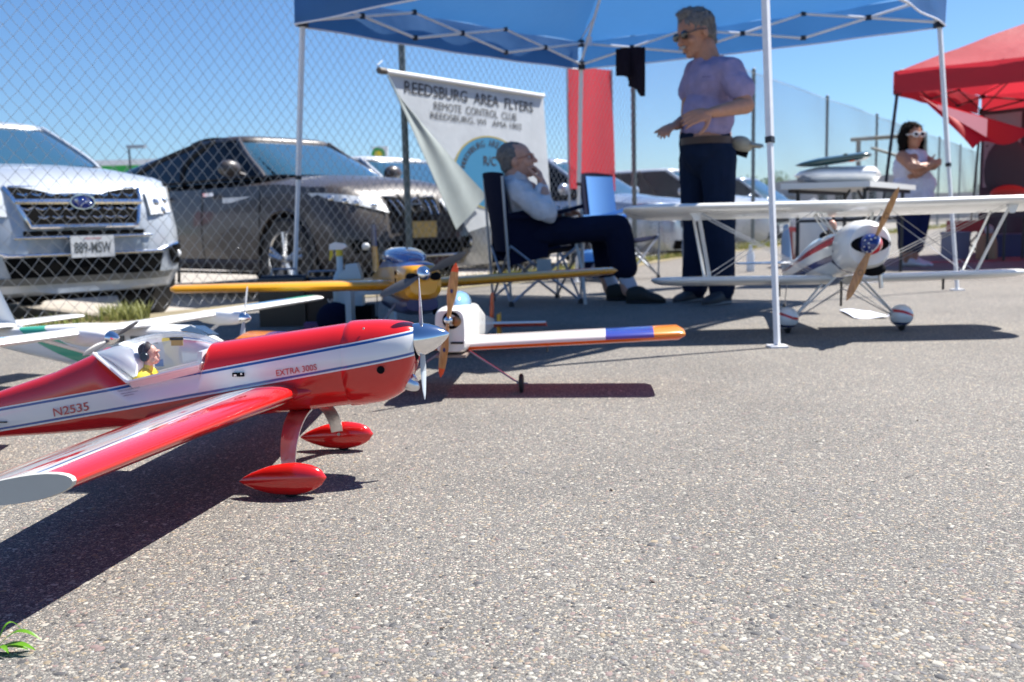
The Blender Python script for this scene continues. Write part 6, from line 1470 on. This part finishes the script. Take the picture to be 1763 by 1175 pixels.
# ================================================================== FAR BACKGROUND
def building(name, label, px0, px1, ztop, Y, m, roofm=None, cat='building', z0=0, depth=8, hipped=False, windows=0):
    a, b_ = at(px0, 380, Y), at(px1, 380, Y); c = (a + b_) / 2; c.z = 0; w = (b_ - a).length; t = thing(name, label, cat, c)
    MB().box((0, depth / 2, (ztop + z0) / 2), (w, depth, ztop - z0)).build('wall', m, t, smooth=False)
    if hipped:
        MB().prism([(-w / 2 - .4, ztop), (0, ztop + w * .16), (w / 2 + .4, ztop)], depth + .6, 0, (0, depth / 2, 0), (1, 0, 0), (0, 0, 1)).build('roof', roofm, t, smooth=False)
    for k in range(windows): 
        wd = MB().box((-w / 2 + w * (k + .5) / windows, -.02, ztop * .55), (w / windows * .45, .06, ztop * .28)).build('window', m_cglass, t, smooth=False)
    return t, w
m_gwall = mat('cream_wall', (.52, .50, .44), .8, vary=.05)
# filling station canopy with green fascia
t, w = building('filling_station', 'distant filling station canopy with green fascia band behind the silver car', 90, 300, 4.9, 62, mat('green_fascia', (.02, .34, .06), .5), z0=4.0, depth=14)
MB().box((0, 7, 5.05), (w + .3, 14.3, .35)).build('white_top_band', mat('station_white', (.75, .78, .80), .5), t, smooth=False)
for sx in (-.4, 0, .4):
    for sy in (3, 11): MB().box((w * sx, sy, 2.0), (.5, .5, 3.99)).build('column', mat('station_white'), t, smooth=False)
# sign on a pole
sp_ = at(655, 266, 60); t = thing('roadside_sign', 'white square roadside sign with green and yellow flower emblem above the black car', 'sign', (sp_.x, sp_.y, 0))
MB().box((0, 0, sp_.z), (.95, .2, .95)).build('panel', mat('station_white'), t, smooth=False)
b = MB()
for k in range(18):
    a = 2 * pi * k / 18; b.prism([(0, 0), (.40 * math.cos(a - .2), .40 * math.sin(a - .2)), (.46 * math.cos(a), .46 * math.sin(a)), (.40 * math.cos(a + .2), .40 * math.sin(a + .2))], .02, 0, (-.12, -.115 - k * .0006, sp_.z - .02), (1, 0, 0), (0, 0, 1))
b.build('green_petals', mat('sign_green', (.02, .30, .05), .5), t)
b = MB()
for k in range(14):
    a = 2 * pi * k / 14; b.prism([(0, 0), (.20 * math.cos(a - .22), .20 * math.sin(a - .22)), (.27 * math.cos(a), .27 * math.sin(a)), (.20 * math.cos(a + .22), .20 * math.sin(a + .22))], .02, 0, (-.12, -.14 - k * .0006, sp_.z - .02), (1, 0, 0), (0, 0, 1))
b.build('yellow_petals', mat('sign_yellow', (.75, .60, .03), .5), t)
MB().tube([(0, 0, 0), (0, 0, sp_.z - .4)], .12, 8).build('post', m_greytube, t)
# lamp on a pole over the filling station
lp = at(236, 253, 58); t = thing('lamp_post', 'thin lamp post standing left of the dark grey car roof', 'lamp post', (lp.x - .5, lp.y, 0)); MB().tube([(0, 0, 0), (0, 0, lp.z - .1)], .06, 6).build('post', m_bframe, t); MB().box((.45, 0, lp.z), (1.1, .35, .18)).build('lamp_head', m_greytube, t)
# low buildings to the right
building('low_building', 'low grey commercial building far away behind the folding table', 1400, 1545, 3.0, 62, mat('grey_block', (.36, .35, .36), .8), depth=10, windows=5)
building('low_building', 'long pale grey shed far away beyond the woman', 1560, 1720, 1.9, 70, mat('pale_block', (.42, .40, .40), .8), depth=10, windows=4)
building('house', 'grey house with a low gable far behind the banner', 936, 960, 2.4, 60, m_gwall, mat('grey_roof', (.14, .14, .15), .8), hipped=True, depth=8, windows=1)
building('low_building', 'long grey brown building far behind the standing man', 1090, 1395, 1.9, 66, mat('brown_block', (.25, .235, .22), .8), depth=10, windows=9)
# trees
def tree(name, label, px, Y, H, Rr, n, group=None):
    c = at(px, 380, Y); t = thing(name, label, 'tree', (c.x, c.y, 0), 0, group); tk = MB(); tk.tube([(0, 0, 0), (.1, 0, H * .35), (.0, .1, H * .75)], [.22, .16, .05], 8)
    for k in range(7): a = k * 2.4; tk.tube([(.05, 0, H * (.3 + k * .05)), (Rr * .5 * math.cos(a), Rr * .5 * math.sin(a), H * (.5 + k * .05))], [.07, .02], 5)
    tk.build('trunk', mat('bark', (.10, .07, .05), .9, vary=.3), t)
    V = []; Fs = []; cl = [(Vector((Rr * .6 * rng.uniform(-1, 1), Rr * .6 * rng.uniform(-1, 1), H * rng.uniform(.42, .88))), Rr * rng.uniform(.25, .5)) for _ in range(16)]
    for i in range(n):
        cc, r = cl[i % 16]; d = Vector(rng.normal(size=3)).normalized() * r * rng.uniform(.5, 1.05); p = cc + d; u = Vector(rng.normal(size=3)).normalized(); v_ = Vector(rng.normal(size=3)).normalized(); s = .11; o = len(V)
        V += [p - u * s, p + v_ * s * .7, p + u * s, p - v_ * s * .7]; Fs.append((o, o + 1, o + 2, o + 3))
    me = bpy.data.meshes.new('crown'); me.from_pydata([tuple(v) for v in V], [], Fs); me.materials.append(mat('summer_foliage', (.07, .12, .03), .6, vary=.4, vscale=1.5, transl=.3)); o = bpy.data.objects.new('crown', me); COL.objects.link(o); o.parent = t
for i, (px, H, l) in enumerate(((1262, 3.0, 'round green tree far behind the standing man\'s hip'), (1305, 3.3, 'round green tree just left of the front tent leg'), (1345, 3.9, 'green tree just right of the front tent leg, tallest of its row'), (1385, 2.9, 'low green tree far behind the left end of the folding table'), (1690, 3.2, 'small green tree far beyond the back leg of the red tent'))):
    tree('tree', l, px, 75 + 4 * i, H, 2.6, 2600, 'trees on the far side of the lot')
# far hedge line closing the horizon
hg = MB(); P = []
for i in range(161):
    x_ = -140 + 280 * i / 160; P.append([Vector((x_, 120 + 6 * noise.noise((x_ * .05, 0, 0)), 0)), Vector((x_, 120, 1.1 + .7 * noise.noise((x_ * .12, 5, 0)) + .4 * noise.noise((x_ * .6, 2, 0))))])
tag(hg.grid(P, th=2.0).build('treeline', mat('far_foliage', (.06, .085, .05), .9, vary=.4, vscale=.8)), 'far low line of trees along the horizon', 'treeline', kind='stuff')
print('OBJECTS', len(bpy.data.objects), 'POLYS', sum(len(m.polygons) for m in bpy.data.meshes))
